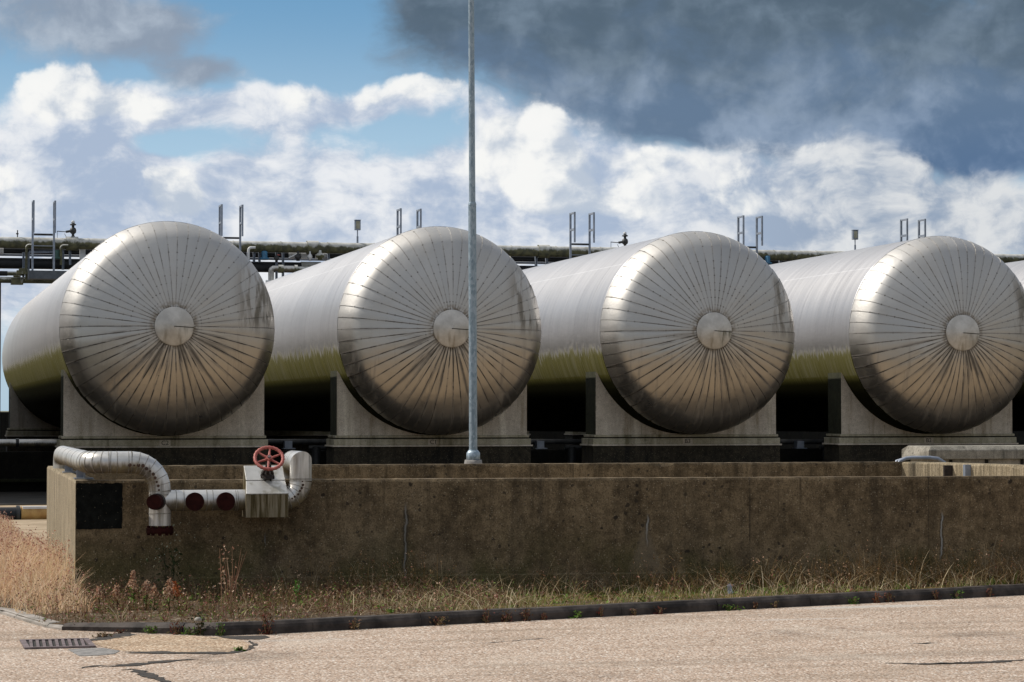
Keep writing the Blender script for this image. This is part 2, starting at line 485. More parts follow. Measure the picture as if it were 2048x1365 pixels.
M_litter = simple('pale_plastic', (0.30, 0.33, 0.42), (0.42, 0.45, 0.55), 0.4)
M_stone = simple('pale_pebble', (0.16, 0.15, 0.13), (0.28, 0.26, 0.23), 0.8, 0, 10)


def galv_pole():
    m, t = mat('spangled_galvanised_pole'); p = t.pos()
    v = t.voro(t.vm('MULTIPLY', p, (1, 1, 0.5)), 45, out='Color')
    n = t.noise(p, 5, 4)
    f = t.add(t.mul(t.xyz(v)[0], 0.5), t.mul(n, 0.5))
    c = t.mix(t.ss(f, 0.2, 0.8), (0.19, 0.25, 0.30), (0.32, 0.39, 0.45))
    t.out(c, t.ss(f, 0.2, .8, .38, .55), 0.55)
    return m


M_pole = galv_pole()


def black_square():
    m, t = mat('chipped_black_paint'); p = t.pos()
    n = t.noise(p, 16, 5, 0.6)
    v = t.voro(p, 60); r = t.xyz(t.voro(p, 60, out='Color'))[0]
    c = t.mix(t.ss(n, 0.35, 0.7), (0.0025, 0.0032, 0.0028), (0.008, 0.009, 0.008))
    c = t.mix(t.mul(t.ss(v, .3, .15), t.ss(r, .86, .95)), c, (0.10, 0.09, 0.06))
    t.out(c, 0.65, 0, t.bump(t.noise(p, 70, 4), 0.4, 0.008), spec=0.08)
    return m


M_blackpaint = black_square()


# metal cladding of the tanks ------------------------------------------------
def seam_dist(t, x, z, r, count):
    ang = t.m('ARCTAN2', z, x)
    g = t.mul(t.add(ang, 0.0), count / (2 * PI))
    fr = t.m('FRACT', t.add(g, 100.0))
    return t.mul(t.mul(t.m('MINIMUM', fr, t.sub(1.0, fr)), 2 * PI / count), r), ang, g


NG = 54


def head_mat():
    m, t = mat('riveted_head_cladding')
    o = t.obj(); x, y, z = t.xyz(o)
    oi = t.new('ShaderNodeObjectInfo')
    seed = t.mul(oi.outputs['Location'], 1.0) if False else None
    loc = t.vm('MULTIPLY', oi.outputs['Location'], (3.7, 0.0, 0.0))
    on = t.vm('ADD', o, loc)
    r = t.m('SQRT', t.add(t.mul(x, x), t.mul(z, z)))
    sd, ang, g = seam_dist(t, x, z, r, NG)
    cell = t.m('FLOOR', t.add(g, 100.0))
    wn = t.new('ShaderNodeTexWhiteNoise', noise_dimensions='1D'); t.put(wn.inputs['W'], cell)
    rnd = wn.outputs['Value']
    n1 = t.noise(on, 1.6, 6, 0.62)
    n2 = t.noise(on, 12, 5, 0.6)
    # vertical run stains
    vs = t.noise(t.vm('MULTIPLY', on, (7.0, 1.0, 0.6)), 1.0, 7, 0.70)
    low = t.ss(z, 0.35, -0.9)
    runs = t.mul(t.ss(vs, 0.47, 0.70), low)
    rad = t.noise(t.vec(t.mul(ang, 9.0), t.mul(r, 0.8), t.xyz(loc)[0]), 1.0, 5, 0.6)
    # grime under the hub and on the right shoulder
    hub = t.mul(t.mul(t.ss(r, 1.55, 0.34), t.ss(z, 0.12, -0.35)), t.ss(rad, 0.47, 0.64))
    ring = t.mul(t.ss(r, 0.50, 0.36), t.ss(n2, 0.35, 0.6))
    rs = t.mul(t.mul(t.ss(x, 1.05, 1.55), t.mul(t.ss(z, -0.25, 0.2), t.ss(z, 1.55, 0.7))), t.ss(t.noise(t.vm('MULTIPLY', on, (6.0, 1.0, 1.1)), 1.0, 5, 0.6), 0.43, 0.6))
    film = t.mul(t.ss(z, 0.4, -1.2), 0.16)
    dirt = t.m('MAXIMUM', t.m('MAXIMUM', t.mul(runs, 0.42), t.mul(hub, 0.72)), t.m('MAXIMUM', t.mul(ring, 0.8), t.mul(rs, 0.72)))
    dirt = t.m('MAXIMUM', dirt, t.mul(film, t.ss(n1, 0.3, 0.7, 0.5, 1.0)))
    # seams with grime, rivets along them
    seam = t.ss(sd, t.ss(z, 0.3, -0.6, 0.011, 0.018), 0.004)
    samt = t.add(t.mul(t.ss(z, 0.7, -0.5), 0.62), t.ss(t.noise(on, 3.0, 3), 0.35, 0.65, 0.06, 0.40))
    sfr = t.m('FRACT', t.mul(r, 1 / 0.145))
    riv = t.mul(t.ss(t.m('ABSOLUTE', t.sub(sfr, 0.5)), 0.11, 0.05), t.ss(sd, 0.018, 0.010))
    drip = t.mul(t.ss(sd, 0.05, 0.0), t.mul(t.ss(rad, 0.48, 0.62), t.ss(z, 0.4, -0.6)))
    sn = t.noise(t.vec(t.mul(ang, 8.6), t.mul(r, 2.6), t.add(t.xyz(loc)[0], 5.0)), 1.0, 4, 0.65)
    samt = t.mul(samt, t.ss(sn, 0.34, 0.60, 0.25, 1.12))
    line = t.m('MAXIMUM', t.mul(seam, samt), t.mul(riv, t.ss(t.noise(on, 4.0, 3), 0.40, 0.65, 0.10, 0.62)))
    line = t.m('MAXIMUM', line, t.mul(drip, 0.72))
    base = t.mix(t.mul(t.sub(rnd, 0.0), 0.5), (0.43, 0.425, 0.415), (0.54, 0.53, 0.515))
    base = t.mix(t.ss(n1, 0.4, 0.75, 0.0, 0.4), base, (0.46, 0.44, 0.41))
    dcol = t.mix(t.ss(n2, 0.35, 0.65), (0.085, 0.062, 0.036), (0.19, 0.15, 0.10))
    dcol = t.mix(t.mul(rs, 0.7), dcol, (0.045, 0.045, 0.022))
    base = t.mix(t.mul(t.ss(z, 0.2, -1.0), 0.75), base, (0.46, 0.41, 0.35))  # browner toward the bottom: reflected ground painted into the metal colour
    c = t.mix(dirt, base, dcol)
    c = t.mix(line, c, (0.022, 0.016, 0.010))
    met = t.sub(1.0, t.mul(t.m('MAXIMUM', dirt, line), 0.85))
    rough = t.add(t.add(t.ss(z, -0.9, 0.7, 0.18, 0.51), t.mul(t.m('MAXIMUM', dirt, line), 0.35)), t.add(t.mul(n1, 0.14), t.mul(rnd, 0.05)))
    bmp = t.bump(t.add(t.mul(t.noise(on, 2.2, 3), 1.0), t.mul(n2, 0.05)), 0.20, 0.05)
    t.out(c, rough, met, bmp)
    return m


BANDS = 24
BW = 22.5 / BANDS


def shell_mat():
    m, t = mat('banded_shell_cladding')
    o = t.obj(); x, y, z = t.xyz(o)
    oi = t.new('ShaderNodeObjectInfo')
    loc = t.vm('MULTIPLY', oi.outputs['Location'], (3.7, 0.0, 0.0))
    on = t.vm('ADD', o, loc)
    ang = t.m('ARCTAN2', z, x)
    ay = t.vec(t.mul(y, 1.0), t.mul(ang, 2.0), t.xyz(loc)[0])
    fr = t.m('FRACT', t.mul(y, 1 / BW)); cell = t.m('FLOOR', t.mul(y, 1 / BW))
    wn = t.new('ShaderNodeTexWhiteNoise', noise_dimensions='1D'); t.put(wn.inputs['W'], cell)
    rnd = wn.outputs['Value']
    sd = t.mul(t.m('MINIMUM', fr, t.sub(1.0, fr)), BW)
    st = t.noise(t.vm('MULTIPLY', ay, (9.0, 0.5, 1.0)), 1.0, 6, 0.65)
    st2 = t.noise(t.vm('MULTIPLY', ay, (40.0, 0.7, 1.0)), 1.0, 3, 0.6)
    base = t.mix(t.add(t.mul(rnd, 0.15), t.mul(st, 0.85)), (0.38, 0.372, 0.378), (0.62, 0.61, 0.61))
    # algae on the lower flank: streaks that end in a ragged top edge
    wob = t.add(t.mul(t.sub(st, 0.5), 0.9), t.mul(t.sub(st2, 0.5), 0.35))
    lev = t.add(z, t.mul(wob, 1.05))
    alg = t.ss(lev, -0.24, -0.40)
    algae_shade_col = t.mix(t.ss(st2, 0.3, 0.7), (0.066, 0.064, 0.013), (0.135, 0.125, 0.042))
    algae_shade_col = t.mix(t.ss(z, -0.78, -1.0), algae_shade_col, (0.012, 0.012, 0.003))  # algae goes near-black low down: the neighbour tank's shade painted in
    c = t.mix(t.mul(alg, t.m('MAXIMUM', t.ss(st, 0.25, 0.6, 0.86, 0.99), t.ss(z, -0.7, -0.85))), base, algae_shade_col)
    seam = t.mul(t.ss(sd, 0.008, 0.003), t.ss(t.noise(on, 2.0, 3), 0.40, 0.65, 0.0, 0.2))
    lap = t.ss(t.m('ABSOLUTE', t.sub(z, 1.35)), 0.012, 0.004)
    c = t.mix(seam, c, (0.05, 0.045, 0.035))
    c = t.mix(t.mul(lap, 0.25), c, (0.9, 0.9, 0.9))
    met = t.sub(0.90, t.mul(alg, 0.88))
    rough = t.add(t.add(0.36, t.mul(alg, 0.45)), t.mul(st, 0.12))
    bmp = t.bump(t.add(st, t.mul(t.noise(on, 1.5, 3), 1.5)), 0.08, 0.03)
    t.out(c, rough, met, bmp, spec=t.sub(0.5, t.mul(alg, 0.48)))
    return m


def hub_mat():
    m, t = mat('hub_plate_metal')
    o = t.obj(); x, y, z = t.xyz(o)
    oi = t.new('ShaderNodeObjectInfo')
    loc = t.vm('MULTIPLY', oi.outputs['Location'], (2.3, 0, 0))
    on = t.vm('ADD', o, loc)
    n = t.noise(on, 5, 5, 0.6)
    vs = t.noise(t.vm('MULTIPLY', on, (9, 1, 1.3)), 1.0, 5, 0.6)
    slit = t.mul(t.ss(t.m('ABSOLUTE', t.add(z, t.mul(x, 0.06))), 0.011, 0.005), t.ss(x, -0.01, 0.02))
    wq = t.new('ShaderNodeTexWhiteNoise', noise_dimensions='1D'); t.put(wq.inputs['W'], t.m('FLOOR', t.mul(t.xyz(loc)[0], 1.0)))
    quad = t.mul(t.mul(t.mul(t.ss(x, 0.06, 0.16), t.ss(wq.outputs['Value'], 0.25, 0.6, 0.25, 1.0)), t.ss(z, 0.03, -0.02)), t.ss(vs, 0.42, 0.58))
    c = t.mix(t.ss(n, 0.35, 0.7), (0.42, 0.40, 0.37), (0.55, 0.53, 0.50))
    c = t.mix(t.mul(quad, 0.85), c, (0.075, 0.07, 0.03))
    c = t.mix(t.mul(t.mul(t.ss(vs, .5, .65), t.ss(z, .1, -.25)), .5), c, (0.15, 0.12, 0.07))
    c = t.mix(slit, c, (0.02, 0.016, 0.01))
    t.out(c, t.add(0.42, t.mul(n, .15)), t.sub(0.75, t.mul(quad, .6)))
    return m


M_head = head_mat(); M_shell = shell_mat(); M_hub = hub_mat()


def pipe_clad(name, dirtz=True, moss=False):
    m, t = mat(name)
    p = t.pos()
    nrm = t.new('ShaderNodeNewGeometry').outputs['Normal']
    nz = t.xyz(nrm)[2]
    n = t.noise(p, 4, 5, 0.6)
    vs = t.noise(t.vm('MULTIPLY', p, (26, 26, 1.5)), 1.0, 5, 0.65)
    c = t.mix(t.ss(n, 0.3, 0.7), (0.42, 0.41, 0.39), (0.60, 0.59, 0.57))
    if moss:
        vs = t.noise(t.vm('MULTIPLY', p, (6, 6, 2)), 1.0, 6, 0.7)
        lv = t.add(nz, t.mul(t.sub(vs, 0.5), 1.8))
        c = t.mix(t.ss(n, 0.3, 0.7), (0.30, 0.30, 0.27), (0.52, 0.52, 0.50))
        f = t.ss(lv, 0.42, 0.05)
        gc = t.mix(t.ss(t.noise(p, 7, 5), 0.35, 0.65), (0.030, 0.030, 0.010), (0.10, 0.095, 0.035))
        c = t.mix(t.mul(f, 0.95), c, gc)
        t.out(c, 0.75, 0.0, t.bump(n, 0.2, 0.02))
        return m
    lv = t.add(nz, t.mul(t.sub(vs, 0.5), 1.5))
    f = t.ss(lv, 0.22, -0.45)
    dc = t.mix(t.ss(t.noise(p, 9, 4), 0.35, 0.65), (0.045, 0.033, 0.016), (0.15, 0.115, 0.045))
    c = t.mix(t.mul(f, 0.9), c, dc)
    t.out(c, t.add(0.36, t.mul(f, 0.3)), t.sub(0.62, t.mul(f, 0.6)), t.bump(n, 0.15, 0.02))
    return m


M_pipe = pipe_clad('dull_aluminium_pipe_cladding')
M_moss = pipe_clad('mossy_pipe_cladding', moss=True)
M_seam = simple('cladding_seam', (0.15, 0.14, 0.12), (0.32, 0.30, 0.27), 0.5, 0.4, 30)
M_spot = simple('rust_spot', (0.03, 0.016, 0.010), (0.07, 0.035, 0.02), 0.8, 0, 30)


def boxmat():
    m, t = mat('streaked_valve_box_cladding')
    p = t.pos(); x, y, z = t.xyz(p)
    nz = t.xyz(t.new('ShaderNodeNewGeometry').outputs['Normal'])[2]
    n = t.noise(p, 6, 5, 0.6)
    vs = t.noise(t.vm('MULTIPLY', p, (42, 42, 2.2)), 1.0, 5, 0.7)
    c = t.mix(t.ss(n, 0.3, 0.7), (0.48, 0.47, 0.44), (0.60, 0.59, 0.56))
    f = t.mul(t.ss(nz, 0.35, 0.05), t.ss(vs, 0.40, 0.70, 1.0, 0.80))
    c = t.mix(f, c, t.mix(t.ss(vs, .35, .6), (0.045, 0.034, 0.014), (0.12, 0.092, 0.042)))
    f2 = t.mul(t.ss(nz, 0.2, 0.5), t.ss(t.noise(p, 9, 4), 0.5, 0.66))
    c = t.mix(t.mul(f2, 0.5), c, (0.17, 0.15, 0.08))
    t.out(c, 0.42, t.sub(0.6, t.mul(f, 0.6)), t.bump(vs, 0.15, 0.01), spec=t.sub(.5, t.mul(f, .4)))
    return m


M_box = boxmat()


# ground materials
def road_mat(name='exposed_aggregate_concrete', tint=None):
    m, t = mat(name)
    p = t.pos(); x, y, z = t.xyz(p)
    v = t.voro(p, 62.0, out='Color'); r, g, b = t.xyz(v)
    d = t.voro(p, 62.0)
    d2 = t.voro(p, 26.0); r2 = t.xyz(t.voro(p, 26.0, out='Color'))[0]
    c = t.mix(r, (0.315, 0.228, 0.165), (0.52, 0.41, 0.33))
    c = t.mix(t.ss(g, 0.72, 0.9), c, (0.66, 0.60, 0.53))
    c = t.mix(t.ss(b, 0.85, 0.97), c, (0.15, 0.10, 0.07))
    c = t.mix(t.mul(t.ss(d, 0.45, 0.72), 0.55), c, (0.22, 0.17, 0.13))
    c = t.mix(t.mul(t.mul(t.ss(d2, 0.30, 0.18), t.ss(r2, 0.7, 0.9)), 0.6), c, (0.27, 0.15, 0.09))
    c = t.mix(t.mul(t.mul(t.ss(d2, 0.30, 0.18), t.ss(r2, 0.2, 0.1)), 0.6), c, (0.17, 0.125, 0.095))
    n = t.noise(p, 0.8, 6, 0.65); n2 = t.noise(t.vm('MULTIPLY', p, (0.5, 2.2, 1)), 1.1, 6, 0.6)
    c = t.mix(t.mul(t.ss(n2, 0.48, 0.70), 0.5), c, (0.21, 0.16, 0.115))
    n3 = t.noise(t.vm('MULTIPLY', t.vm('ADD', p, (7, 3, 0)), (0.12, 1.5, 1)), 1.0, 5, 0.6)
    c = t.mix(t.mul(t.ss(n3, 0.52, 0.66), 0.4), c, (0.19, 0.15, 0.115))
    st_ = t.mul(t.ss(t.noise(t.vm('ADD', p, (2, 9, 0)), 0.55, 3, 0.5), 0.60, 0.68), t.ss(t.noise(p, 5, 4), .35, .6))
    c = t.mix(t.mul(st_, 0.4), c, (0.10, 0.08, 0.065))
    c = t.mix(t.mul(t.ss(n, 0.52, 0.75), 0.45), c, (0.50, 0.44, 0.37))
    # laitance: pale grey worn patches near the kerb
    wp = t.vm('ADD', p, t.vm('MULTIPLY', t.noise(p, 3, 4, out=1), (0.5, 0.25, 0)))
    wx, wy, _ = t.xyz(wp)
    for (cx, cy, rx, ry, a) in ((8.28, 19.72, 0.75, 0.12, 0.75), (7.25, 18.7, 0.45, 0.07, 0.5), (2.95, 17.95, 0.5, .06, 0.3)):
        e = t.mul(t.sub(wx, cx + .25), 1 / rx); f = t.mul(t.sub(wy, cy + .12), 1 / ry)
        q = t.ss(t.add(t.mul(e, e), t.mul(f, f)), 1.3, 0.4)
        c = t.mix(t.mul(q, a), c, (0.42, 0.40, 0.37))
    if tint: c = t.mix(1.0, c, tint, 'MULTIPLY')
    h = t.sub(t.mul(d, -1.0), t.mul(d2, 0.4))
    t.out(c, 0.9, 0, t.bump(h, 0.6, 0.012), spec=0.2)
    return m


M_road = road_mat()
M_slab = road_mat('yellowish_worn_slab', (0.99, 0.94, 0.83))


def soil_mat():
    m, t = mat('mossy_gravelly_soil')
    p = t.pos(); x, y, z = t.xyz(p)
    v = t.voro(p, 45, out='Color'); r, g, b = t.xyz(v)
    c = t.mix(r, (0.050, 0.033, 0.018), (0.13, 0.088, 0.052))
    c = t.mix(t.ss(g, .88, .97), c, (0.30, 0.26, 0.21))
    ms = t.mul(t.ss(x, 3.6, 5.5), t.ss(t.noise(p, 3, 5), 0.36, 0.55))
    c = t.mix(t.mul(ms, .85), c, t.mix(t.noise(p, 30, 3), (0.07, 0.055, 0.010), (0.17, 0.12, 0.03)))
    c = t.mix(t.ss(t.noise(p, 2, 5), .45, .65, 0, .7), c, (0.035, 0.025, 0.014))
    t.out(c, 0.95, 0, t.bump(t.noise(p, 40, 5, .7), 0.8, 0.02), spec=.15)
    return m


M_soil = soil_mat()
M_yard = simple('brown_yard_gravel', (0.24, 0.18, 0.11), (0.36, 0.28, 0.19), 0.95, 0, 2.0, 0.5)
M_bed = simple('shade_dark_bed', (0.018, 0.016, 0.013), (0.04, 0.035, 0.028), 0.95, 0, 2.0, 0.5)  # near-black ground colour stands in for the shade around the tanks
M_far = simple('far_ground_cover', (0.07, 0.075, 0.035), (0.13, 0.12, 0.06), 0.95, 0, 0.05, 0.2)


def leafmat(name, cols, rough=0.7, transl=0.25):
    m, t = mat(name)
    r = t.isl()
    c = cols[0]
    for i, cc in enumerate(cols[1:]):
        k = (i + 1) / len(cols)
        c = t.mix(t.ss(r, k - 0.06, k + 0.06), c, cc)
    b = t.new('ShaderNodeBsdfPrincipled'); t.put(b.inputs['Base Color'], col4(c)); b.inputs['Roughness'].default_value = rough
    b.inputs['Specular IOR Level'].default_value = 0.2
    tr = t.new('ShaderNodeBsdfTranslucent'); t.put(tr.inputs[0], col4(c))
    mx = t.new('ShaderNodeMixShader'); mx.inputs[0].default_value = transl
    t.l.new(b.outputs[0], mx.inputs[1]); t.l.new(tr.outputs[0], mx.inputs[2])
    o = t.new('ShaderNodeOutputMaterial'); t.l.new(mx.outputs[0], o.inputs[0])
    return m


M_dry = leafmat('dry_straw_grass', [(0.66, 0.45, 0.28), (0.76, 0.57, 0.39), (0.50, 0.29, 0.17), (0.82, 0.67, 0.50), (0.58, 0.46, 0.27)], transl=0.4)
M_dryseed = leafmat('pinkish_seed_heads', [(0.36, 0.16, 0.12), (0.52, 0.30, 0.22), (0.25, 0.09, 0.075), (0.60, 0.42, 0.32)])
M_dull = leafmat('dull_brown_grass', [(0.17, 0.09, 0.03), (0.24, 0.15, 0.06), (0.11, 0.065, 0.025), (0.30, 0.21, 0.10)])
M_straw = leafmat('bleached_straw', [(0.52, 0.42, 0.27), (0.62, 0.52, 0.36), (0.42, 0.32, 0.18)])
M_green = leafmat('green_grass', [(0.10, 0.17, 0.025), (0.15, 0.22, 0.04), (0.20, 0.21, 0.05), (0.07, 0.13, 0.02)])
M_weed = leafmat('low_brown_weeds', [(0.13, 0.075, 0.035), (0.21, 0.13, 0.065), (0.09, 0.085, 0.03), (0.26, 0.18, 0.10), (0.13, 0.055, 0.04)])
M_redweed = leafmat('reddish_weed_leaves', [(0.10, 0.025, 0.02), (0.15, 0.045, 0.03), (0.07, 0.055, 0.022), (0.13, 0.07, 0.035)])
M_greenweed = leafmat('green_weed_leaves', [(0.07, 0.13, 0.02), (0.12, 0.22, 0.03), (0.05, 0.08, 0.02)])
M_brightweed = leafmat('fresh_green_leaves', [(0.06, 0.30, 0.03), (0.10, 0.38, 0.05), (0.05, 0.2, 0.03)])
M_seed = leafmat('brown_seed_spikes', [(0.42, 0.25, 0.15), (0.56, 0.40, 0.28), (0.30, 0.14, 0.09)])
M_flower = leafmat('white_flower_heads', [(0.30, 0.34, 0.24), (0.45, 0.47, 0.38)])
M_darkleaf = leafmat('dark_green_leaves', [(0.018, 0.030, 0.010), (0.035, 0.05, 0.016), (0.05, 0.045, 0.02)])

# ------------------------------------------------------------------ ground, road, kerb
MB_ = MB
b = MB(); b.verts([(-900, -300, -0.03), (1500, -300, -0.03), (1500, 2500, -0.03), (-900, 2500, -0.03)]); b.face((0, 1, 2, 3))
tag(b.build('ground', M_far, origin=(0, 0, -0.03)), kind='structure')

KB = [(-3.2, 25.0), (0.3, 21.9), (0.96, 20.85), (1.14, 19.90), (1.24, 19.45), (1.35, 19.18), (1.84, 18.86), (2.45, 18.42), (2.88, 18.47), (3.52, 18.68), (4.99, 19.10), (6.68, 19.60), (8.09, 20.0), (10.12, 20.6), (14.0, 21.75), (40, 29.5)]
road_poly = [(-45, -25), (60, -25), (60, 29.4)] + [(x, y + 0.05) for x, y in KB[::-1]] + [(-45, 25.0)]
b = MB(); i0 = b.verts([(x, y, 0.0) for x, y in road_poly]); b.face(list(range(len(road_poly))))
tag(b.build('road', M_road, origin=(0, 0, 0)), kind='structure')


def resample(pts, step):
    out = []
    for (x0, y0), (x1, y1) in zip(pts, pts[1:]):
        L = math.hypot(x1 - x0, y1 - y0); n = max(1, int(L / step))
        for i in range(n): out.append((x0 + (x1 - x0) * i / n, y0 + (y1 - y0) * i / n))
    out.append(pts[-1]); return out


def kerb(name, pts, mat_, htop, hf):
    """kerb stones about 0.9 m long with open joints; hf(i) gives height at path fraction"""
    b = MB(); rp = resample(pts, 0.15); W = 0.13
    acc = 0; stone = 0
    secs = []
    for i in range(len(rp)):
        p = Vector((*rp[i], 0)); a = Vector((*rp[max(i - 1, 0)], 0)); c = Vector((*rp[min(i + 1, len(rp) - 1)], 0))
        t_ = (c - a).normalized(); nrm = Vector((-t_.y, t_.x, 0))
        h = hf(p)
        j = lambda: random.uniform(-.0025, .0025)
        prof = [(0, -0.05), (0.0 + j(), h * 0.55), (0.012 + j(), h - .022 + j()), (0.035, h + j()), (W, h + j()), (W, -0.05)]
        secs.append([p + nrm * u + Vector((0, 0, z)) for u, z in prof])
    k = 6; i = 0
    while i < len(secs) - 1:
        j1 = min(i + k, len(secs) - 1)
        dj = Vector((random.uniform(-.004, .004), random.uniform(-.006, .006), random.uniform(-.006, .004)))
        ring = []
        for q in range(i, j1 + 1):
            s_ = [v + dj for v in secs[q]]
            if q == i: s_ = [v + (secs[i + 1][n_] - secs[i][n_]).normalized() * 0.004 for n_, v in enumerate(s_)]
            ring.append(b.verts(s_))
        for q in range(len(ring) - 1):
            for w in range(5): b.face((ring[q] + w, ring[q] + w + 1, ring[q + 1] + w + 1, ring[q + 1] + w), 0, False)
        b.face([ring[0] + w for w in range(6)]); b.face([ring[-1] + w for w in range(6)][::-1])
        i = j1
    return tag(b.build(name, mat_), kind='structure')


def kerb_h(p):
    if p.x < 1.3: return 0.04
    if p.x < 2.45: return 0.045 + (p.x - 1.3) / 1.15 * 0.045
    return 0.092


kerb('kerb', KB[5:], M_kerb, .13, kerb_h)
kerb('dropped_kerb', KB[:6], M_kerbpale, .05, lambda p: 0.035)

# wall geometry
WF0 = Vector((1.665, 22.02, 0)); WF1 = Vector((13.2, 20.98, 0))     # front wall face line
WR0 = Vector((1.72, 27.6, 0)); WR1 = Vector((11.86, 27.36, 0))     # rear wall front face line


def wallY(x): return WF0.y + (WF1.y - WF0.y) * (x - WF0.x) / (WF1.x - WF0.x)


def kerbY(x):
    for (x0, y0), (x1, y1) in zip(KB, KB[1:]):
        if x0 <= x <= x1: return y0 + (y1 - y0) * (x - x0) / (x1 - x0)
    return KB[-1][1]


def verge_z(x, y):
    k = kerbY(x); d = y - k
    base = kerb_h(Vector((x, y, 0))) - 0.010
    up = max(0, min(1, (d - 0.15) / 1.4))
    return base + (0.025 - base) * up + 0.012 * up + 0.014 * noise.noise(Vector((x * 2.5, y * 2.5, 0))) * min(1, max(0, d - .1) * 3)


# verge : soil between kerb and wall and on to the left of the wall
b = MB(); cols = []
xs = [-3 + i * 0.1 for i in range(int(17.5 / 0.1))]
for x in xs:
    k = kerbY(x) + 0.11
    far = 36.7 if x < 1.66 else wallY(x) + 0.1
    ring = []
    nn = 26
    for j in range(nn + 1):
        f = j / nn
        y = k + (far - k) * (f if x >= 1.66 else f ** 2.2)
        ring.append((x, y, verge_z(x, y)))
    cols.append(b.verts(ring))
for a, c in zip(cols, cols[1:]):
    for j in range(26): b.face((a + j, c + j, c + j + 1, a + j + 1), 0, True)
tag(b.build('verge', M_soil, origin=(0, 20, 0)), kind='structure')
b = MB(); b.verts([(-40, 36.6, 0.06), (1.75, 36.6, 0.06), (1.75, 95, 0.06), (-40, 95, 0.06)]); b.face((0, 1, 2, 3))
tag(b.build('dark_shade_yard', M_bed, origin=(-10, 50, 0.06)), kind='structure')  # dark sheet that paints the left gap as shade
b = MB(); b.verts([(1.75, 22.12, 0.05), (13.25, 21.09, 0.05), (13.5, 25, .05), (45, 34.0, 0.05), (45, 95, 0.05), (1.75, 95, 0.05)]); b.face((0, 1, 2, 3, 4, 5))
tag(b.build('yard', M_yard, origin=(10, 50, 0.05)), kind='structure')
b = MB(); b.verts([(-12, 43.0, 0.066), (42, 43.0, 0.066), (42, 74.9, 0.066), (-12, 74.9, 0.066)]); b.face((0, 1, 2, 3))
tag(b.build('tank_shade_bed', M_bed, origin=(15, 60, 0.066)), kind='structure')  # dark sheet as painted shade, also darkens reflections low on the heads


# road defects -------------------------------------------------------------
def strip(pts, w, z, wob=0.02, step=0.05):
    """jagged ribbon along a pixel polyline on the road"""
    P = [atZ(x, y, 0) for x, y in pts]; rp = resample([(p.x, p.y) for p in P], step)
    b = MB(); prev = None
    for i, (x, y) in enumerate(rp):
        a = Vector((*rp[max(i - 1, 0)], 0)); c = Vector((*rp[min(i + 1, len(rp) - 1)], 0))
        t_ = (c - a).normalized(); n_ = Vector((-t_.y, t_.x, 0))
        ww = w * random.uniform(0.35, 1.3) * min(1, 4 * i / len(rp) + .15, 4 * (len(rp) - 1 - i) / len(rp) + .15)
        o = Vector((x, y, z)) + n_ * random.uniform(-wob, wob)
        q = b.verts([o - n_ * ww, o + n_ * ww])
        if prev is not None: b.face((prev, q, q + 1, prev + 1))
        prev = q
    return b


def crack(pts, w, wob=0.012):
    tag(strip(pts, w, 0.004, wob).build('road_crack', M_crack, recalc=False), kind='structure')


crack([(250, 1307), (300, 1306), (360, 1307), (430, 1307), (462, 1307), (492, 1301)], 0.075)
crack([(205, 1335), (262, 1331), (310, 1326), (360, 1321), (395, 1319)], 0.06)
crack([(240, 1341), (262, 1339), (290, 1349), (320, 1360), (345, 1368)], 0.055)
crack([(178, 1283), (215, 1277), (255, 1266)], 0.10)
crack([(1770, 1327), (1850, 1329), (1920, 1327), (1985, 1325), (2060, 1320)], 0.045)
crack([(1860, 1330), (1900, 1328), (1940, 1327)], 0.018)
crack([(955, 1288), (1020, 1283), (1070, 1279), (1110, 1277)], 0.012)
crack([(1530, 1262), (1560, 1261), (1585, 1262)], 0.01)
crack([(1820, 1288), (1850, 1288), (1880, 1287)], 0.02, 0.03)
crack([(160, 1338), (200, 1333), (235, 1331)], 0.02, .03)

b = MB(); pts = [atZ(x, y, 0.003) for x, y in ((135, 1299), (165, 1297), (205, 1296), (240, 1302), (228, 1308), (195, 1311), (158, 1312))]
b.verts(pts); b.face(range(len(pts)))
tag(b.build('mortar_patch', M_mortar), kind='structure')
b = MB(); pts = [atZ(x, y, 0.003) for x, y in ((436, 1273), (470, 1272.5), (530, 1271), (540, 1275), (520, 1279), (480, 1279), (452, 1277))]
b.verts(pts); b.face(range(len(pts)))
tag(b.build('worn_gully', M_crack), kind='structure')

b = MB(); pts = [atZ(x, y, 0.0025) for x, y in ((182, 1284), (215, 1278), (258, 1269), (300, 1270), (380, 1272), (436, 1275), (486, 1282), (500, 1291), (494, 1299), (468, 1305), (380, 1304.5), (300, 1304), (246, 1302.5), (205, 1294))]
b.verts(pts); b.face(range(len(pts)))
tag(b.build('broken_slab', M_slab), kind='structure')
crack([(500, 1282), (508, 1290), (500, 1300), (486, 1304)], 0.016, .02)
# drain grate
g0 = atZ(45, 1283.5, 0); g1 = atZ(165, 1283.5, 0); g2 = atZ(62, 1298.5, 0)
gr = thing('drain_grate', (g0.x, g2.y, 0.0), 'rusty cast iron drain grate with slanted bars set in the pale road', 'drain')
gx0, gx1, gy0, gy1 = g0.x + .0, g0.x + .46, g2.y, g0.y
b = MB(); b.box((gx0, gy0, 0.001), (gx1, gy1, 0.003)); b.build('pit', M_pit, gr)
b = MB()
for lo, hi in (((gx0 - .02, gy0 - .02, .002), (gx1 + .02, gy0 + .02, .014)), ((gx0 - .02, gy1 - .02, .002), (gx1 + .02, gy1 + .02, .014)), ((gx0 - .02, gy0 + .02, .002), (gx0 + .02, gy1 - .02, .014)), ((gx1 - .02, gy0 + .02, .002), (gx1 + .02, gy1 - .02, .014))): b.box(lo, hi)
b.build('frame', M_iron, gr)
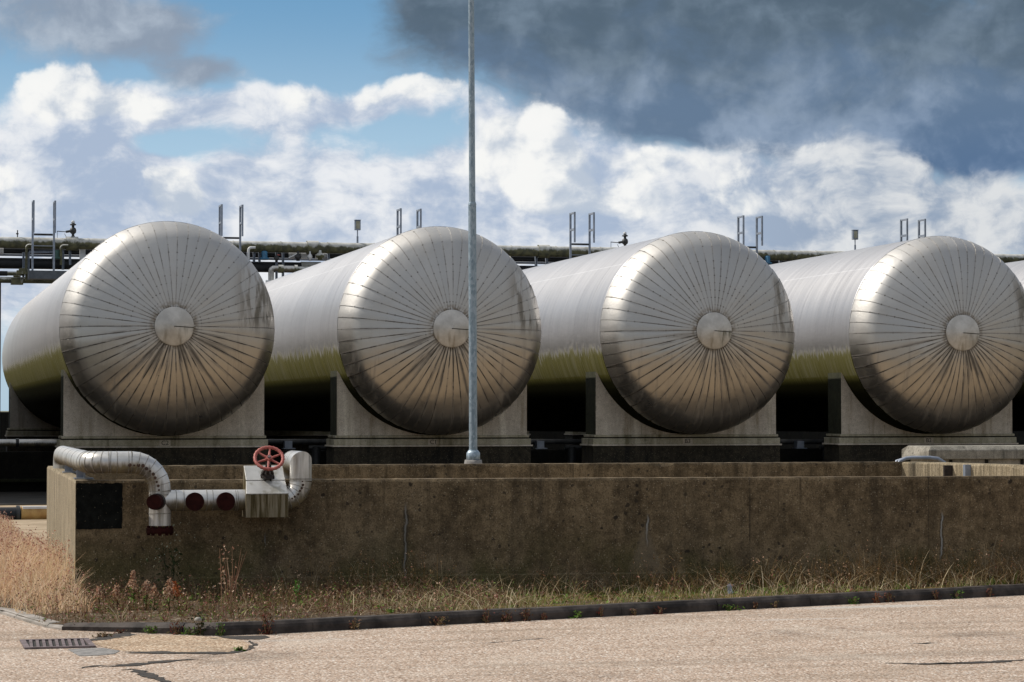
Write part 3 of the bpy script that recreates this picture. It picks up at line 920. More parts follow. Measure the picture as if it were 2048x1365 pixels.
for i in range(9):
    b = MB(); x = gx0 + .045 + i * .046
    b.bar((x - .012, gy0 + .022, .008), (x + .012, gy1 - .022, .008), .022, .010); b.build('bar', M_iron, gr)


# ------------------------------------------------------------------ bund walls
def wall_mesh(p0, p1, th, h, nrm_sign=1, z0=-0.05, jit=0.006, ends=True, step=0.06):
    """wall with front face on the line p0-p1, chipped top edges; thickness goes to the left of p0->p1"""
    p0 = Vector(p0); p1 = Vector(p1); L = (p1 - p0).length; t_ = (p1 - p0) / L
    n_ = Vector((-t_.y, t_.x, 0)) * nrm_sign
    b = MB(); rings = []; n = int(L / step)
    for i in range(n + 1):
        o = p0 + t_ * (L * i / n)
        chip = max(0, noise.noise(o * 3.1) - .25) * .05 + random.uniform(0, jit)
        chip2 = random.uniform(0, jit)
        prof = [(0, z0), (0, h * .5), (0, h - .02 - chip), (.008 + chip * .8, h - random.uniform(0, jit * .6)), (th - .01, h - chip2 * .6), (th, h - .015), (th, z0)]
        rings.append(b.verts([o + n_ * u + Vector((0, 0, z)) for u, z in prof]))
    for r0, r1 in zip(rings, rings[1:]):
        for k in range(6): b.face((r0 + k, r0 + k + 1, r1 + k + 1, r1 + k))
    if ends:
        b.face([rings[0] + k for k in range(7)]); b.face([rings[-1] + k for k in range(7)][::-1])
    return b


HW = 1.07
fw = thing('front_bund_wall', (WF0.x, WF0.y, 0), 'long low dark brown stained concrete wall along the verge with a black painted square', 'wall')
b = wall_mesh(WF0, WF1, .2, HW); b.build('wall_body', M_wall, fw)
tw = (WF1 - WF0).normalized(); nw = Vector((-tw.y, tw.x, 0))
b = MB(); lo = WF0 + tw * 1.0; hi = WF0 + tw * 11.4
f0 = lo - nw * .03; f1 = hi - nw * .03
b.verts([f0 + Vector((0, 0, 0)), f1 + Vector((0, 0, 0)), f1 + Vector((0, 0, .19)), f0 + Vector((0, 0, .19)), lo + nw * .01 + Vector((0, 0, .21)), hi + nw * .01 + Vector((0, 0, .21))])
b.face((0, 1, 2, 3)); b.face((3, 2, 5, 4)); b.face((0, 3, 4)); b.face((1, 5, 2))
b.build('footing', M_wall, fw)
# painted square
def on_wall(px_, py_, out=0.0):
    d = ray(px_, py_); c0 = Vector((0, 0, CH)); k = (WF0 - c0).dot(nw) / d.dot(nw)
    return c0 + d * k - nw * out
b = MB(); A = on_wall(150, 966, .003); B = on_wall(244, 1058, .003)
top, bot, xl, xr = A.z, B.z, WF0.x - .001, B.x
outl = []
def edge(u0, v0, u1, v1, n):
    for i in range(n):
        f = i / n; outl.append((u0 + (u1 - u0) * f + random.uniform(-.005, .005), v0 + (v1 - v0) * f + random.uniform(-.005, .005)))
edge(xl + .008, bot, xr, bot, 14); edge(xr, bot, xr + .008, top, 14); edge(xr, top - .004, xl + .008, top - .004, 14); edge(xl + .008, top, xl + .008, bot, 14)
bb = b.verts([Vector((u, WF0.y + (u - WF0.x) * tw.y / tw.x, v)) - nw * .003 for u, v in outl])
b.face([bb + i for i in range(len(outl))])
b.build('painted_square', M_blackpaint, fw, recalc=False)

lw = thing('end_bund_wall', (WF0.x, 24.8, 0), 'sunlit pale end face of the low concrete wall beside dry grass', 'wall')
b = wall_mesh((1.785, WR0.y + .2, 0), (WF0.x, WF0.y + .008, 0), .2, HW, 1)
b.build('wall_body', M_sidewall, lw)

rw = thing('rear_bund_wall', ((WR0.x + WR1.x) / 2, 27.5, 0), 'parallel rear concrete bund wall showing just above the front wall', 'wall')
b = wall_mesh((1.99, WR0.y, 0), WR1, .2, HW); b.build('wall_body', M_wall, rw)

sw = thing('side_bund_wall', (12.4, 25, 0), 'sunlit return wall of the bund at the right with pale drips', 'wall')
C0 = Vector((WR1.x + .002, WR1.y, 0)); C1 = Vector((12.02, 26.9, 0)); C2 = Vector((13.35, 20.9, 0))
b = wall_mesh(C0, C1, .2, HW, 1); b.build('corner_panel', M_sidewall, sw)
b = wall_mesh(C1, C2, .2, HW + .004, 1); b.build('wall_body', M_sidewall, sw)
ts = (C2 - C1).normalized(); ns = Vector((-ts.y, ts.x, 0))
def on_side(f, z, out=0.0): return C1 + ts * f - ns * out + Vector((0, 0, z))
b = MB(); b.bar(on_side(.42, .2, .02), on_side(.42, 1.045, .02), .16, .035); b.build('dark_slot', M_blackiron, sw)
b = MB(); b.bar(on_side(.75, .2, .03), on_side(.75, 1.06, .03), .07, .06); b.build('guide_channel', M_steel, sw)

# handrail hoops over the corner
for k, (dy, lab) in enumerate(((0.0, 'nearer bent galvanised handrail tube looping over the wall corner at the right'), (0.45, 'farther bent galvanised handrail tube looping over the wall corner at the right'))):
    Y = 27.85 + dy
    P = [atY(1797 + k * -6, 935, Y), atY(1799 + k * -6, 923, Y), atY(1812, 917.5 - k, Y), atY(1824, 916 - k, Y), atY(1860, 916 - k, Y), atY(1876, 918 - k, Y), atY(1889, 925, Y), atY(1892, 940, Y)]
    P = [Vector((P[0].x, Y, 0.05))] + P + [Vector((P[-1].x, Y, 0.05))]
    b = MB(); b.tube(P, 0.019, 10)
    tag(b.build('handrail', M_steel), lab, 'handrail', 'bent handrail tubes at the wall corner')

# concrete trough at right
Y = 32.0; L0 = atY(1857, 900, Y); zt = atY(1900, 893, Y).z
tr = thing('concrete_trough', (L0.x + 1.6, Y + .5, 0.05), 'weathered grey concrete trough with sloping capstone behind the right wall corner', 'trough')
b = MB(); x0, x1 = L0.x, L0.x + 4.0; cz = zt - .055
b.verts([(x0, Y, cz - .13), (x0, Y, cz), (x0 + .06, Y + .07, zt), (x0 + .06, Y + .85, zt), (x0, Y + .95, cz), (x0, Y + .95, cz - .13), (x1, Y, cz - .13), (x1, Y, cz), (x1, Y + .07, zt), (x1, Y + .85, zt), (x1, Y + .95, cz), (x1, Y + .95, cz - .13)])
for k in range(5): b.face((k, k + 1, k + 7, k + 6))
b.face((5, 0, 6, 11)); b.face((0, 5, 4, 3, 2, 1)); b.face((6, 7, 8, 9, 10, 11))
b.build('capstone', M_trough, tr, bevel=.012)
b = MB(); b.box((x0 + .10, Y + .08, .05), (x1 - .1, Y + .86, cz - .13)); b.build('basin', M_trough, tr, bevel=.01)
for i in range(6): b = MB(); b.box((x0 + .35 + i * .55, Y + .055, .05), (x0 + .39 + i * .55, Y + .079, cz - .135)); b.build('rib', M_darkwall, tr)

# ------------------------------------------------------------------ tanks
RT = 2.0; AXZ = 3.215; TY = 46.0; LC = 22.5
TX = [5.17 + 5.215 * (i - 1) for i in range(6)]   # 0 and 5 stand at the frame edges
Rc, rk = 3.2, 0.616
cc = math.sqrt((Rc - rk) ** 2 - (RT - rk) ** 2); PHI = math.asin((RT - rk) / (Rc - rk))
prof = []
r_in = 0.33
Rc2 = 3.7; R_C = 1.66
yt = -1.03                                   # tip of the dome
a0 = math.asin(r_in / Rc2); a1 = math.asin(R_C / Rc2)
for i in range(13):
    a = a0 + (a1 - a0) * i / 12; prof.append((Rc2 * math.sin(a), yt + Rc2 * (1 - math.cos(a)), math.sin(a), -math.cos(a)))
r_k, y_k = prof[-1][0], prof[-1][1]
# knuckle then gently curved rim, integrated so that it ends at r = RT, y = 0
angs = [a1 + (math.radians(57) - a1) * (i / 6) for i in range(1, 7)] + [math.radians(57 + 28 * i / 9) for i in range(1, 10)]
seg = [0.040] * 6 + [0.058] * 9
rr_, yy_ = r_k, y_k; tmp = []
for a, L in zip(angs, seg):
    rr_ += math.cos(a) * L; yy_ += math.sin(a) * L; tmp.append((rr_, yy_, math.sin(a), -math.cos(a)))
fr_ = (RT - r_k) / (rr_ - r_k); fy_ = (0 - y_k) / (yy_ - y_k)
for (r, y, nr, ny) in tmp:
    n_ = Vector((nr / fr_, ny / fy_)).normalized()
    prof.append((r_k + (r - r_k) * fr_, y_k + (y - y_k) * fy_, n_.x, n_.y))


def gore_head(seed=0):
    b = MB(); SUB = 4
    for g in range(NG):
        rng = random.Random(g * 13 + 5 + seed * 1009)
        tilt = rng.uniform(-.004, .004); bul = rng.uniform(-.001, .003); rad = rng.uniform(-.002, .002)
        rows = []
        for j, (r, y, nr, ny) in enumerate(prof):
            row = []
            for s_ in range(SUB + 1):
                f = s_ / SUB
                a = 2 * PI * (g + f) / NG
                w = min(1, (r - .3) / .6)
                d = (0.007 * f + tilt * (f - .5) + bul * 4 * f * (1 - f) + rad) * w
                # sheets are bent one way only: pull chord inwards a little
                ch = r * (1 - math.cos(PI / NG)) * 4 * f * (1 - f) * -0.0
                d += 0.006 * w * noise.noise(Vector((r * math.cos(a) * 1.6 + seed * 7, r * math.sin(a) * 1.6, 3.0)))
                rr = r + nr * d + ch
                row.append((rr * math.cos(a), y + ny * d, rr * math.sin(a)))
            rows.append(b.verts(row))
        for r0, r1 in zip(rows, rows[1:]):
            for s_ in range(SUB): b.face((r0 + s_, r1 + s_, r1 + s_ + 1, r0 + s_ + 1), 0, True)
        # raised lap edge
        e = []
        for j, (r, y, nr, ny) in enumerate(prof):
            a = 2 * PI * (g + 1) / NG
            top = Vector(b.v[rows[j] + SUB]); low = Vector((r * math.cos(a) - nr * .006 * math.cos(a), y - ny * .006, r * math.sin(a) - nr * .006 * math.sin(a)))
            e.append(b.verts([top, low]))
        for e0, e1 in zip(e, e[1:]): b.face((e0, e1, e1 + 1, e0 + 1), 0, False)
    return b


def shell_mesh():
    b = MB(); n = 128
    for k in range(BANDS):
        rng = random.Random(k + 77)
        r0 = RT + rng.uniform(-.0004, .0004) + .0003; r1 = RT + rng.uniform(-.0004, .0004) - .0003
        y0 = k * BW; y1 = (k + 1) * BW
        rings = []
        for j in range(4):
            f = j / 3; y = y0 + (y1 - y0) * f; r = r0 + (r1 - r0) * f + .0002 * math.sin(PI * f)
            rings.append(b.verts([(r * math.cos(2 * PI * i / n), y, r * math.sin(2 * PI * i / n)) for i in range(n)]))
        for q0, q1 in zip(rings, rings[1:]):
            for i in range(n):
                i2 = (i + 1) % n; b.face((q0 + i, q0 + i2, q1 + i2, q1 + i), 0, True)
    return b


def ring_mesh(y0, y1, r, n=128):
    b = MB()
    ps = [(r - .02, y0), (r, y0), (r, y1), (r - .02, y1)]
    rr = [b.verts([(q * math.cos(2 * PI * i / n), y, q * math.sin(2 * PI * i / n)) for i in range(n)]) for q, y in ps]
    for q0, q1 in zip(rr, rr[1:]):
        for i in range(n):
            i2 = (i + 1) % n; b.face((q0 + i, q0 + i2, q1 + i2, q1 + i), 0, True)
    return b


def dome_rear():
    b = MB(); n = 96; rings = []
    full = [(r, -y) for r, y, _, _ in prof][::-1] + [(0.01, 1.03)]
    for r, y in full: rings.append(b.verts([(r * math.cos(2 * PI * i / n), LC + y, r * math.sin(2 * PI * i / n)) for i in range(n)]))
    for q0, q1 in zip(rings, rings[1:]):
        for i in range(n):
            i2 = (i + 1) % n; b.face((q0 + i, q0 + i2, q1 + i2, q1 + i), 0, True)
    return b


def hub_mesh():
    b = MB(); n = 48
    yb = prof[0][1]
    ps = [(.355, yb + .035), (.358, yb - .022), (.345, yb - .030), (.01, yb - .055)]
    rr = [b.verts([(q * math.cos(2 * PI * i / n), y, q * math.sin(2 * PI * i / n)) for i in range(n)]) for q, y in ps]
    for k, (q0, q1) in enumerate(zip(rr, rr[1:])):
        for i in range(n):
            i2 = (i + 1) % n; b.face((q0 + i, q0 + i2, q1 + i2, q1 + i), 0, k == 2)
    return b


tank_labels = {
    0: 'metal clad storage tank mostly beyond the left edge of the view, left of tank C2',
    1: 'leftmost full silver storage tank with segmented round end, on the saddle marked C2',
    2: 'silver storage tank behind the tall grey pole, on the saddle marked C1',
    3: 'silver storage tank second from the right, on the saddle marked B3',
    4: 'silver storage tank cut by the right edge of the photo, on the saddle marked B2',
    5: 'sliver of pale tank flank at the far right edge behind tank B2'}
t0 = thing('storage_tank', (TX[1], TY, AXZ), tank_labels[1], 'tank', 'row of clad storage tanks')
gm = gore_head(); gm.build('head', M_head, None, origin=(0, 0, 0)).parent = t0
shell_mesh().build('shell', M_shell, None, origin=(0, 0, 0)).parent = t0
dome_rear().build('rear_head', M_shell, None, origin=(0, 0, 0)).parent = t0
hub_mesh().build('hub_plate', M_hub, None, origin=(0, 0, 0)).parent = t0
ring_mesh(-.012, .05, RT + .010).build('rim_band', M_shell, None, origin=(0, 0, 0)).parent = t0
for i in (0, 2, 3, 4, 5):
    c = copy_tree(t0); c.location = (TX[i], TY, AXZ); c['label'] = tank_labels[i]
    for ch in c.children:
        if ch.name.startswith('head'):
            hm = gore_head(i); tmp_o = hm.build('head', M_head, None, origin=(0, 0, 0)); ch.data = tmp_o.data; bpy.data.objects.remove(tmp_o)
for o in list(bpy.data.objects):
    if o.name.startswith('storage_tank'): o.rotation_euler.x = -math.radians(0.25)


# saddles ----------------------------------------------------------------
def text_mesh(s, size, name='marking'):
    cu_ = bpy.data.curves.new('txt', 'FONT'); cu_.body = s; cu_.size = size; cu_.align_x = 'CENTER'; cu_.extrude = 0.002
    to = bpy.data.objects.new('txt', cu_); col.objects.link(to)
    dg = bpy.context.evaluated_depsgraph_get(); dg.update()
    me = bpy.data.meshes.new_from_object(to.evaluated_get(dg)); me.name = name
    bpy.data.objects.remove(to); return me


def saddle(i, Y, label, mark=None, front=True):
    cx = TX[i] + .03; HWD = 1.90
    s_ = thing('concrete_saddle', (cx, Y, 0.05), label, 'tank support', 'concrete saddles under the tanks')
    poly = [(-HWD, 1.20), (HWD, 1.20), (HWD, 2.45)]
    a_hi = math.asin((2.45 - AXZ) / (RT + .02))
    x_hi = (RT + .02) * math.cos(a_hi)
    if x_hi > HWD: x_hi = HWD - .03
    th0 = math.atan2(-math.sqrt((RT + .02) ** 2 - x_hi ** 2), x_hi)
    n = 40
    for k in range(n + 1):
        a = th0 + (-PI - th0 - th0) * k / n if False else th0 - (PI + 2 * th0) * k / n
        poly.append(((RT + .02) * math.cos(a), AXZ + (RT + .02) * math.sin(a)))
    poly.append((-HWD, 2.45))
    # build as quad strips so the concave outline stays clean
    b = MB()
    m_ = 60
    def topz(x):
        z = AXZ - math.sqrt(max(0, (RT + .02) ** 2 - x * x)); return min(z, 2.45)
    xs_ = [-HWD + 2 * HWD * k / m_ for k in range(m_ + 1)]
    rows = []
    for x in xs_:
        z = topz(x)
        rows.append(b.verts([(cx + x, Y, 1.195), (cx + x, Y, z), (cx + x, Y + .72, z), (cx + x, Y + .72, 1.195)]))
    for r0, r1 in zip(rows, rows[1:]):
        for k in range(4): b.face((r0 + k, r0 + (k + 1) % 4, r1 + (k + 1) % 4, r1 + k), 0)
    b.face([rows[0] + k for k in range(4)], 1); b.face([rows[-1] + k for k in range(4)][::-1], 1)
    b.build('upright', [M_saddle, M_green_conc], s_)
    for xk in (-.95, 1.0):
        b = MB(); b.box((cx + xk - .006, Y - .003, 1.2), (cx + xk + .006, Y + .002, topz(xk) - .05)); b.build('panel_joint', M_sill, s_)
    W2 = HWD + .04
    b = MB(); b.box((cx - W2, Y - .03, 1.145), (cx + W2, Y + .75, 1.194)); b.build('ledge', M_sill, s_, bevel=.01)
    b = MB()
    W3 = HWD + .07
    b.box((cx - W3, Y - .055, 1.005), (cx + W3, Y + .78, 1.122)); b.build('sill', M_sill, s_, bevel=.008)
    b = MB(); b.box((cx - W2 + .03, Y - .01, 1.123), (cx + W2 - .03, Y + .74, 1.144)); b.build('groove', M_darkwall, s_)
    b = MB(); b.box((cx - W3 - .03, Y - .085, .972), (cx + W3 + .03, Y + .81, 1.003)); b.build('drip_ledge', M_saddle, s_, bevel=.006)
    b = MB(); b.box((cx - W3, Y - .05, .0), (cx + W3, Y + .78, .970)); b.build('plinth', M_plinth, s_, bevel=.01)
    if mark:
        b = MB(); b.box((cx - .105, Y - .058, 1.008), (cx + .105, Y - .0555, 1.118)); b.build('number_plate', M_saddle, s_)
        me = text_mesh(mark, .118)
        o = bpy.data.objects.new('marking', me); col.objects.link(o); me.materials.append(M_ink)
        o.parent = s_; o.location = (0, -.0605, 1.024 - .05); o.rotation_euler = (PI / 2, 0, 0)
    return s_


for i, mk in ((1, 'C2'), (2, 'C1'), (3, 'B3'), (4, 'B2')):
    saddle(i, 46.75, 'front concrete saddle on a dark plinth, marked %s below the round tank end' % mk, mk)
saddle(0, 46.75, 'front concrete saddle of the tank beyond the left edge, left of saddle C2')
saddle(5, 46.75, 'front concrete saddle at the far right edge, right of saddle B2')
for i, mk in ((1, 'C2'), (2, 'C1'), (3, 'B3'), (4, 'B2')):
    saddle(i, 66.6, 'shaded far concrete saddle under the rear end of tank %s' % mk)

# near-black walls that paint the gaps under and behind the tanks as shade
dw = thing('low_cross_wall', (14, 49.5, 0), 'low cross wall painted near-black as shade under the row of tanks', 'wall')
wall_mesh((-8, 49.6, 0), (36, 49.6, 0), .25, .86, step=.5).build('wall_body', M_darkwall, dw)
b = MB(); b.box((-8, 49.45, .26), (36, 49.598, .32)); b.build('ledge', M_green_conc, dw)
dw = thing('rear_wall_blocker', (14, 75, 0), 'added dark wall hiding the sunlit ground behind the tanks', 'wall')  # added blocker, keeps sunlit ground out of the dark gaps
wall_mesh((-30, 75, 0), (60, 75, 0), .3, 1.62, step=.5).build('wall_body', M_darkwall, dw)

# pipes in the shade between the saddles
sp = thing('shaded_pipe', (2.7, 48.6, 0.6), 'grey pipe in deep shade running left of saddle C2', 'pipe', 'pipes between the saddles')
b = MB(); z = atY(60, 886, 48.6).z; b.tube([(-2, 48.6, z), (3.6, 48.6, z)], .07, 16); b.build('pipe_run', M_pipe, sp)
b = MB(); b.tube([(2.52, 48.6, z), (2.58, 48.6, z)], .088, 16); b.build('coupling', M_darksteel, sp)
for (pa, pb, lab) in (((1062, 1185), 884, 'shaded pipework in the dark gap between saddles C1 and B3'), ((560, 670), 884, 'shaded pipework in the dark gap between saddles C2 and C1'), ((1580, 1690), 884, 'shaded pipework in the dark gap between saddles B3 and B2')):
    A = atY(pa[0], pb, 48.4); B = atY(pa[1], pb, 48.4)
    q = thing('shaded_pipe', ((A.x + B.x) / 2, 48.4, .4), lab, 'pipe', 'pipes between the saddles')
    b = MB(); b.tube([(A.x - .3, 48.4, A.z), (B.x + .3, 48.4, A.z)], .055, 14); b.build('pipe_run', M_darksteel, q)
    b = MB(); m_ = A.x * .35 + B.x * .65; b.tube([(m_, 48.35, .1), (m_, 48.35, A.z - .1)], .09, 14); b.tube([(m_ - .15, 48.35, A.z - .12), (m_ + .3, 48.35, A.z - .12)], .05, 12); b.build('valve_body', M_darksteel, q)
    b = MB(); b.box((A.x + .05, 48.1, A.z - .12), (A.x + .2, 48.3, A.z + .02)); b.box((A.x + .02, 48.08, A.z - .14), (A.x + .26, 48.32, A.z - .122)); b.build('junction_box', M_steel, q)
    b = MB(); b.tube([(B.x - .05, 48.2, A.z - .01), (B.x + .22, 48.2, A.z - .01)], .045, 14); b.build('white_sleeve', M_offwhite, q)
# pipes lying in the grass left of the wall
A = atY(42, 1030, 37.5); B = atY(96, 1030, 37.5)
yp = thing('rusty_pipe', (A.x, 37.5, .06), 'rusty yellow pipe with a white top lying beyond the dry grass at left', 'pipe')
b = MB(); b.tube([(A.x, 37.5, A.z), (B.x + .6, 37.5, A.z)], .115, 24); b.build('pipe_run', M_yellow, yp)
b = MB(); b.box((A.x + .02, 37.42, A.z + .09), (B.x + .6, 37.58, A.z + .125)); b.build('white_strip', M_offwhite, yp)
bp = thing('black_ground_pipe', (A.x - 1.5, 37.5, .06), 'black pipe lying beyond the dry grass at the left edge', 'pipe')
b = MB(); b.tube([(A.x - 3, 37.5, A.z), (A.x - .01, 37.5, A.z)], .115, 24); b.build('pipe_run', M_blackpipe, bp)
b = MB(); b.tube([(A.x - .07, 37.5, A.z), (A.x - .02, 37.5, A.z)], .14, 24); b.build('flange', M_darksteel, bp)

# ------------------------------------------------------------------ tall pole
po = thing('tall_pole', (7.2, 30, .05), 'tall galvanised grey pole with a thicker lower half, standing before the tanks', 'pole')
zc = atY(945, 920, 30).z; zj = atY(943, 407, 30).z
b = MB(); b.lathe([(.115, 0), (.115, zc - .05 - .05), (.105, zc - .05)], (7.205, 30, .05), 32); b.build('base_stub', M_mortar, po)
b = MB(); b.lathe([(.083, zc - .05), (.086, zc - .045), (.086, zc + .035), (.056, zc + .075)], (7.205, 30, .05), 32); b.build('collar', M_pole, po)
b = MB(); b.tube([(7.205, 30, zc + .05), (7.19, 30, zj)], [.052, .050], 28); b.tube([(7.19, 30, zj - .02), (7.19, 30, zj + .015)], [.054, .044], 28); b.build('lower_shaft', M_pole, po)
b = MB(); b.tube([(7.19, 30, zj + .01), (7.165, 30, 8.6)], [.041, .034], 28); b.build('upper_shaft', M_pole, po)
b = MB(); b.box((7.12, 29.945, zc + .55), (7.28, 29.95, zc + .56)); 

# ------------------------------------------------------------------ pipework with valve on the front wall
PY = 21.70
def pp(px_, py_, Y=PY): return atY(px_, py_, Y)
pw = thing('valve_pipework', (pp(320, 1050).x, PY, 0), 'silver clad pipework with a red handwheel valve, clamped along the front wall', 'pipework')
RP = .096
zr = pp(230, 925).z
xL = pp(184, 925).x
xV = pp(320, 1000).x
rear = Vector((atY(121, 912, 26.4).x, 26.5, zr - .02))
def ringseam(b, c, d, r, w=.012, mi=0):
    c = Vector(c); d = Vector(d).normalized(); b.tube([c - d * w / 2, c + d * w / 2], r, 28, mi, cap=True)
# top run : rear drop, along the end wall, bend, along x
bend_r = .24
p_corner = Vector((xL - .03, PY, zr))
d_back = (rear - p_corner).normalized()
rear.x += .035
pth = [Vector((rear.x, rear.y + .14, HW - .03))]
pth += arc((rear.x, rear.y + .03, zr - .13), .11, 0, PI / 2, (0, 1, 0), (0, 0, 1), 8)
st = p_corner + d_back * bend_r; en = p_corner + Vector((bend_r, 0, 0))
for i in range(9):
    f = i / 8; pth.append(st * (1 - f) ** 2 + p_corner * 2 * f * (1 - f) + en * f ** 2)
pth.append(Vector((pp(262, 925).x, PY, zr)))
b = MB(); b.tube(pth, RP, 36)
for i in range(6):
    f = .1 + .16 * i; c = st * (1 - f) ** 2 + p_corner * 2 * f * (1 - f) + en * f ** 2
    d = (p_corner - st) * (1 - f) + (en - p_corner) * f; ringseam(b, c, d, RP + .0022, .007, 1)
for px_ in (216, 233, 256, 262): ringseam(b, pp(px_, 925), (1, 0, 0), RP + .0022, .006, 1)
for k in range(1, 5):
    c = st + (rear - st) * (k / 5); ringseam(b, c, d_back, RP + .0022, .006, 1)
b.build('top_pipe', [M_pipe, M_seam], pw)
# elbow down, lobster-back segments
xe0 = pp(262, 925).x; er = xV - xe0
cE = Vector((xe0, PY, zr - er))
segs = 7
ep = [cE + Vector((er * math.sin(PI / 2 * i / segs), 0, er * math.cos(PI / 2 * i / segs))) for i in range(segs + 1)]
b = MB(); b.tube(ep, RP, 36, smooth=True)
for i in range(0, segs + 1):
    a = PI / 2 * i / segs; ringseam(b, ep[i], (math.cos(a), 0, -math.sin(a)), RP + .0022, .006, 1)
ELB = b
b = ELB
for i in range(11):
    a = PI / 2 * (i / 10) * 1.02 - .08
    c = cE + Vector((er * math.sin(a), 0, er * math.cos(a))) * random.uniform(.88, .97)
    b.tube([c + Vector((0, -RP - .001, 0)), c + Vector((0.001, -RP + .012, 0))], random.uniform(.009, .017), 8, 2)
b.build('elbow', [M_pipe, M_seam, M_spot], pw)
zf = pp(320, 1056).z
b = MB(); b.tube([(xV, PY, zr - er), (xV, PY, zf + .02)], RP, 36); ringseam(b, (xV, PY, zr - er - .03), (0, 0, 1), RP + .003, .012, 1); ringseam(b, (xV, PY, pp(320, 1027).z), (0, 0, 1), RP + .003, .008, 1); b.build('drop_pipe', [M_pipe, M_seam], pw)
zb = pp(320, 1067).z
b = MB(); b.lathe([(.118, zb), (.12, zb + .004), (.12, zf - .004), (.118, zf), (.09, zf)], (xV, PY, 0), 36)
for k in range(10):
    a = 2 * PI * k / 10 + .2; b.lathe([(.015, zb - .016), (.015, zf + .016)], (xV + .103 * math.cos(a), PY + .103 * math.sin(a), 0), 6, smooth=False)
b.build('blind_flange', M_rust, pw)
zm = pp(400, 1001).z; xB = pp(486, 1001).x
b = MB(); b.tube([(xV, PY, zm), (xB + .05, PY, zm)], RP - .004, 36)
for px_ in (351, 366, 412, 424, 470, 474): ringseam(b, pp(px_, 1001), (1, 0, 0), RP - .001, .006, 1)
b.build('branch_pipe', [M_pipe, M_seam], pw)
for px_ in (385, 446.5):
    c = pp(px_, 1003); b = MB(); c = Vector((c.x, PY, zm - .006))
    b.tube([c, c + Vector((0, -RP - .075, 0))], .074, 32); b.tube([c + Vector((0, -RP - .06, 0)), c + Vector((0, -RP - .085, 0))], .081, 32)
    b.build('blind_cap', M_rust, pw)
c = Vector((xV - .02, PY - .05, pp(310, 1003).z)); d = Vector((-.35, -1, 0)).normalized()
b = MB(); b.tube([c, c + d * .085], .072, 28); b.build('stub_flange', M_blackiron, pw)
b = MB(); b.tube([c + d * .085, c + d * .17], .066, 28); b.build('stub_cap', M_rust, pw)
# valve box
xb0, xb1 = pp(487, 1000).x, pp(571, 1000).x
zA, zB_, zC, zD = pp(530, 932).z, pp(530, 961).z, pp(530, 987).z, pp(530, 1034).z
pr = [(PY + .15, zA), (PY + .03, zB_ + .015), (PY - .15, zC), (PY - .15, zD), (PY + .15, zD)]
pr = [(PY + .13, zA), (PY - .02, zB_), (PY - .16, zC), (PY - .16, zD), (PY + .13, zD)]
b = MB(); n = len(pr)
q = b.verts([(xb0 + (.02 if k < 2 else 0), y, z) for k, (y, z) in enumerate(pr)] + [(xb1 - (.008 if k < 2 else 0), y, z) for k, (y, z) in enumerate(pr)])
for k in range(n): b.face((q + k, q + (k + 1) % n, q + n + (k + 1) % n, q + n + k))
b.face([q + k for k in range(n)]); b.face([q + n + k for k in range(n)][::-1])
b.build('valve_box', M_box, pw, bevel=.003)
b = MB()
b.bar((xb0 + .012, PY - .02, zB_ + .001), (xb1 - .004, PY - .02, zB_ + .001), .005, .006)
b.bar((xb0 - .002, PY - .162, zC), (xb1 + .002, PY - .162, zC), .005, .007)
b.build('box_seam', M_seam, pw)
# stem, yoke, handwheel
wc = pp(538, 917, PY - .19); wn_ = Vector((0, -.78, .63)).normalized()
wn_ = Vector((-.06, -.75, .64)).normalized()
foot = wc - wn_ * .30
b = MB(); b.tube([foot, wc + wn_ * .01], .014, 14); 
side = wn_.cross(Vector((1, 0, 0))).normalized(); sx = side.cross(wn_).normalized()
for s_ in (-1, 1):
    b.tube([foot + sx * (s_ * .045), foot + sx * (s_ * .04) + wn_ * .10, foot + sx * (s_ * .016) + wn_ * .17], .012, 10)
b.tube([foot - wn_ * .02, foot + wn_ * .035], .066, 20); b.tube([foot + wn_ * .055, foot + wn_ * .085], [.05, .058], 20)
b.tube([foot + wn_ * .15, foot + wn_ * .21], .027, 14)
for k in range(6):
    a = 2 * PI * k / 6; o_ = foot + (sx * math.cos(a) + side * math.sin(a)) * .05; b.tube([o_ + wn_ * .03, o_ + wn_ * .055], .011, 6)
b.build('valve_yoke', M_blackiron, pw)
hwt = MB(); RW = .124; nR = 48
pts = [wc + (sx * math.cos(2 * PI * k / nR) + side * math.sin(2 * PI * k / nR)) * RW for k in range(nR)]
rings = []
for k in range(nR):
    rad_ = (sx * math.cos(2 * PI * k / nR) + side * math.sin(2 * PI * k / nR))
    rr = .0145 + (.0025 if k % 2 else -.0015)
    rings.append(hwt.verts([pts[k] + rad_ * (rr * math.cos(2 * PI * j / 12)) + wn_ * (rr * math.sin(2 * PI * j / 12)) for j in range(12)]))
for k in range(nR):
    a_, c_ = rings[k], rings[(k + 1) % nR]
    for j in range(12): hwt.face((a_ + j, a_ + (j + 1) % 12, c_ + (j + 1) % 12, c_ + j), 0, True)
wheel = hwt.build('handwheel', M_redpaint, pw)
for k in range(6):
    a = 2 * PI * (k + .15) / 6 + .2; d = sx * math.cos(a) + side * math.sin(a)
    b = MB(); b.tube([wc + d * .02 - wn_ * .006, wc + d * .07 - wn_ * .003, wc + d * (RW - .006)], [.012, .0095, .008], 10)
    o = b.build('spoke', M_redpaint, pw); o.parent = wheel
b = MB(); b.tube([wc - wn_ * .018, wc + wn_ * .016], .028, 18); o = b.build('hub', M_redpaint, pw); o.parent = wheel
b = MB(); b.tube([wc + wn_ * .012, wc + wn_ * .03], .015, 6); o = b.build('nut', M_iron, pw); o.parent = wheel
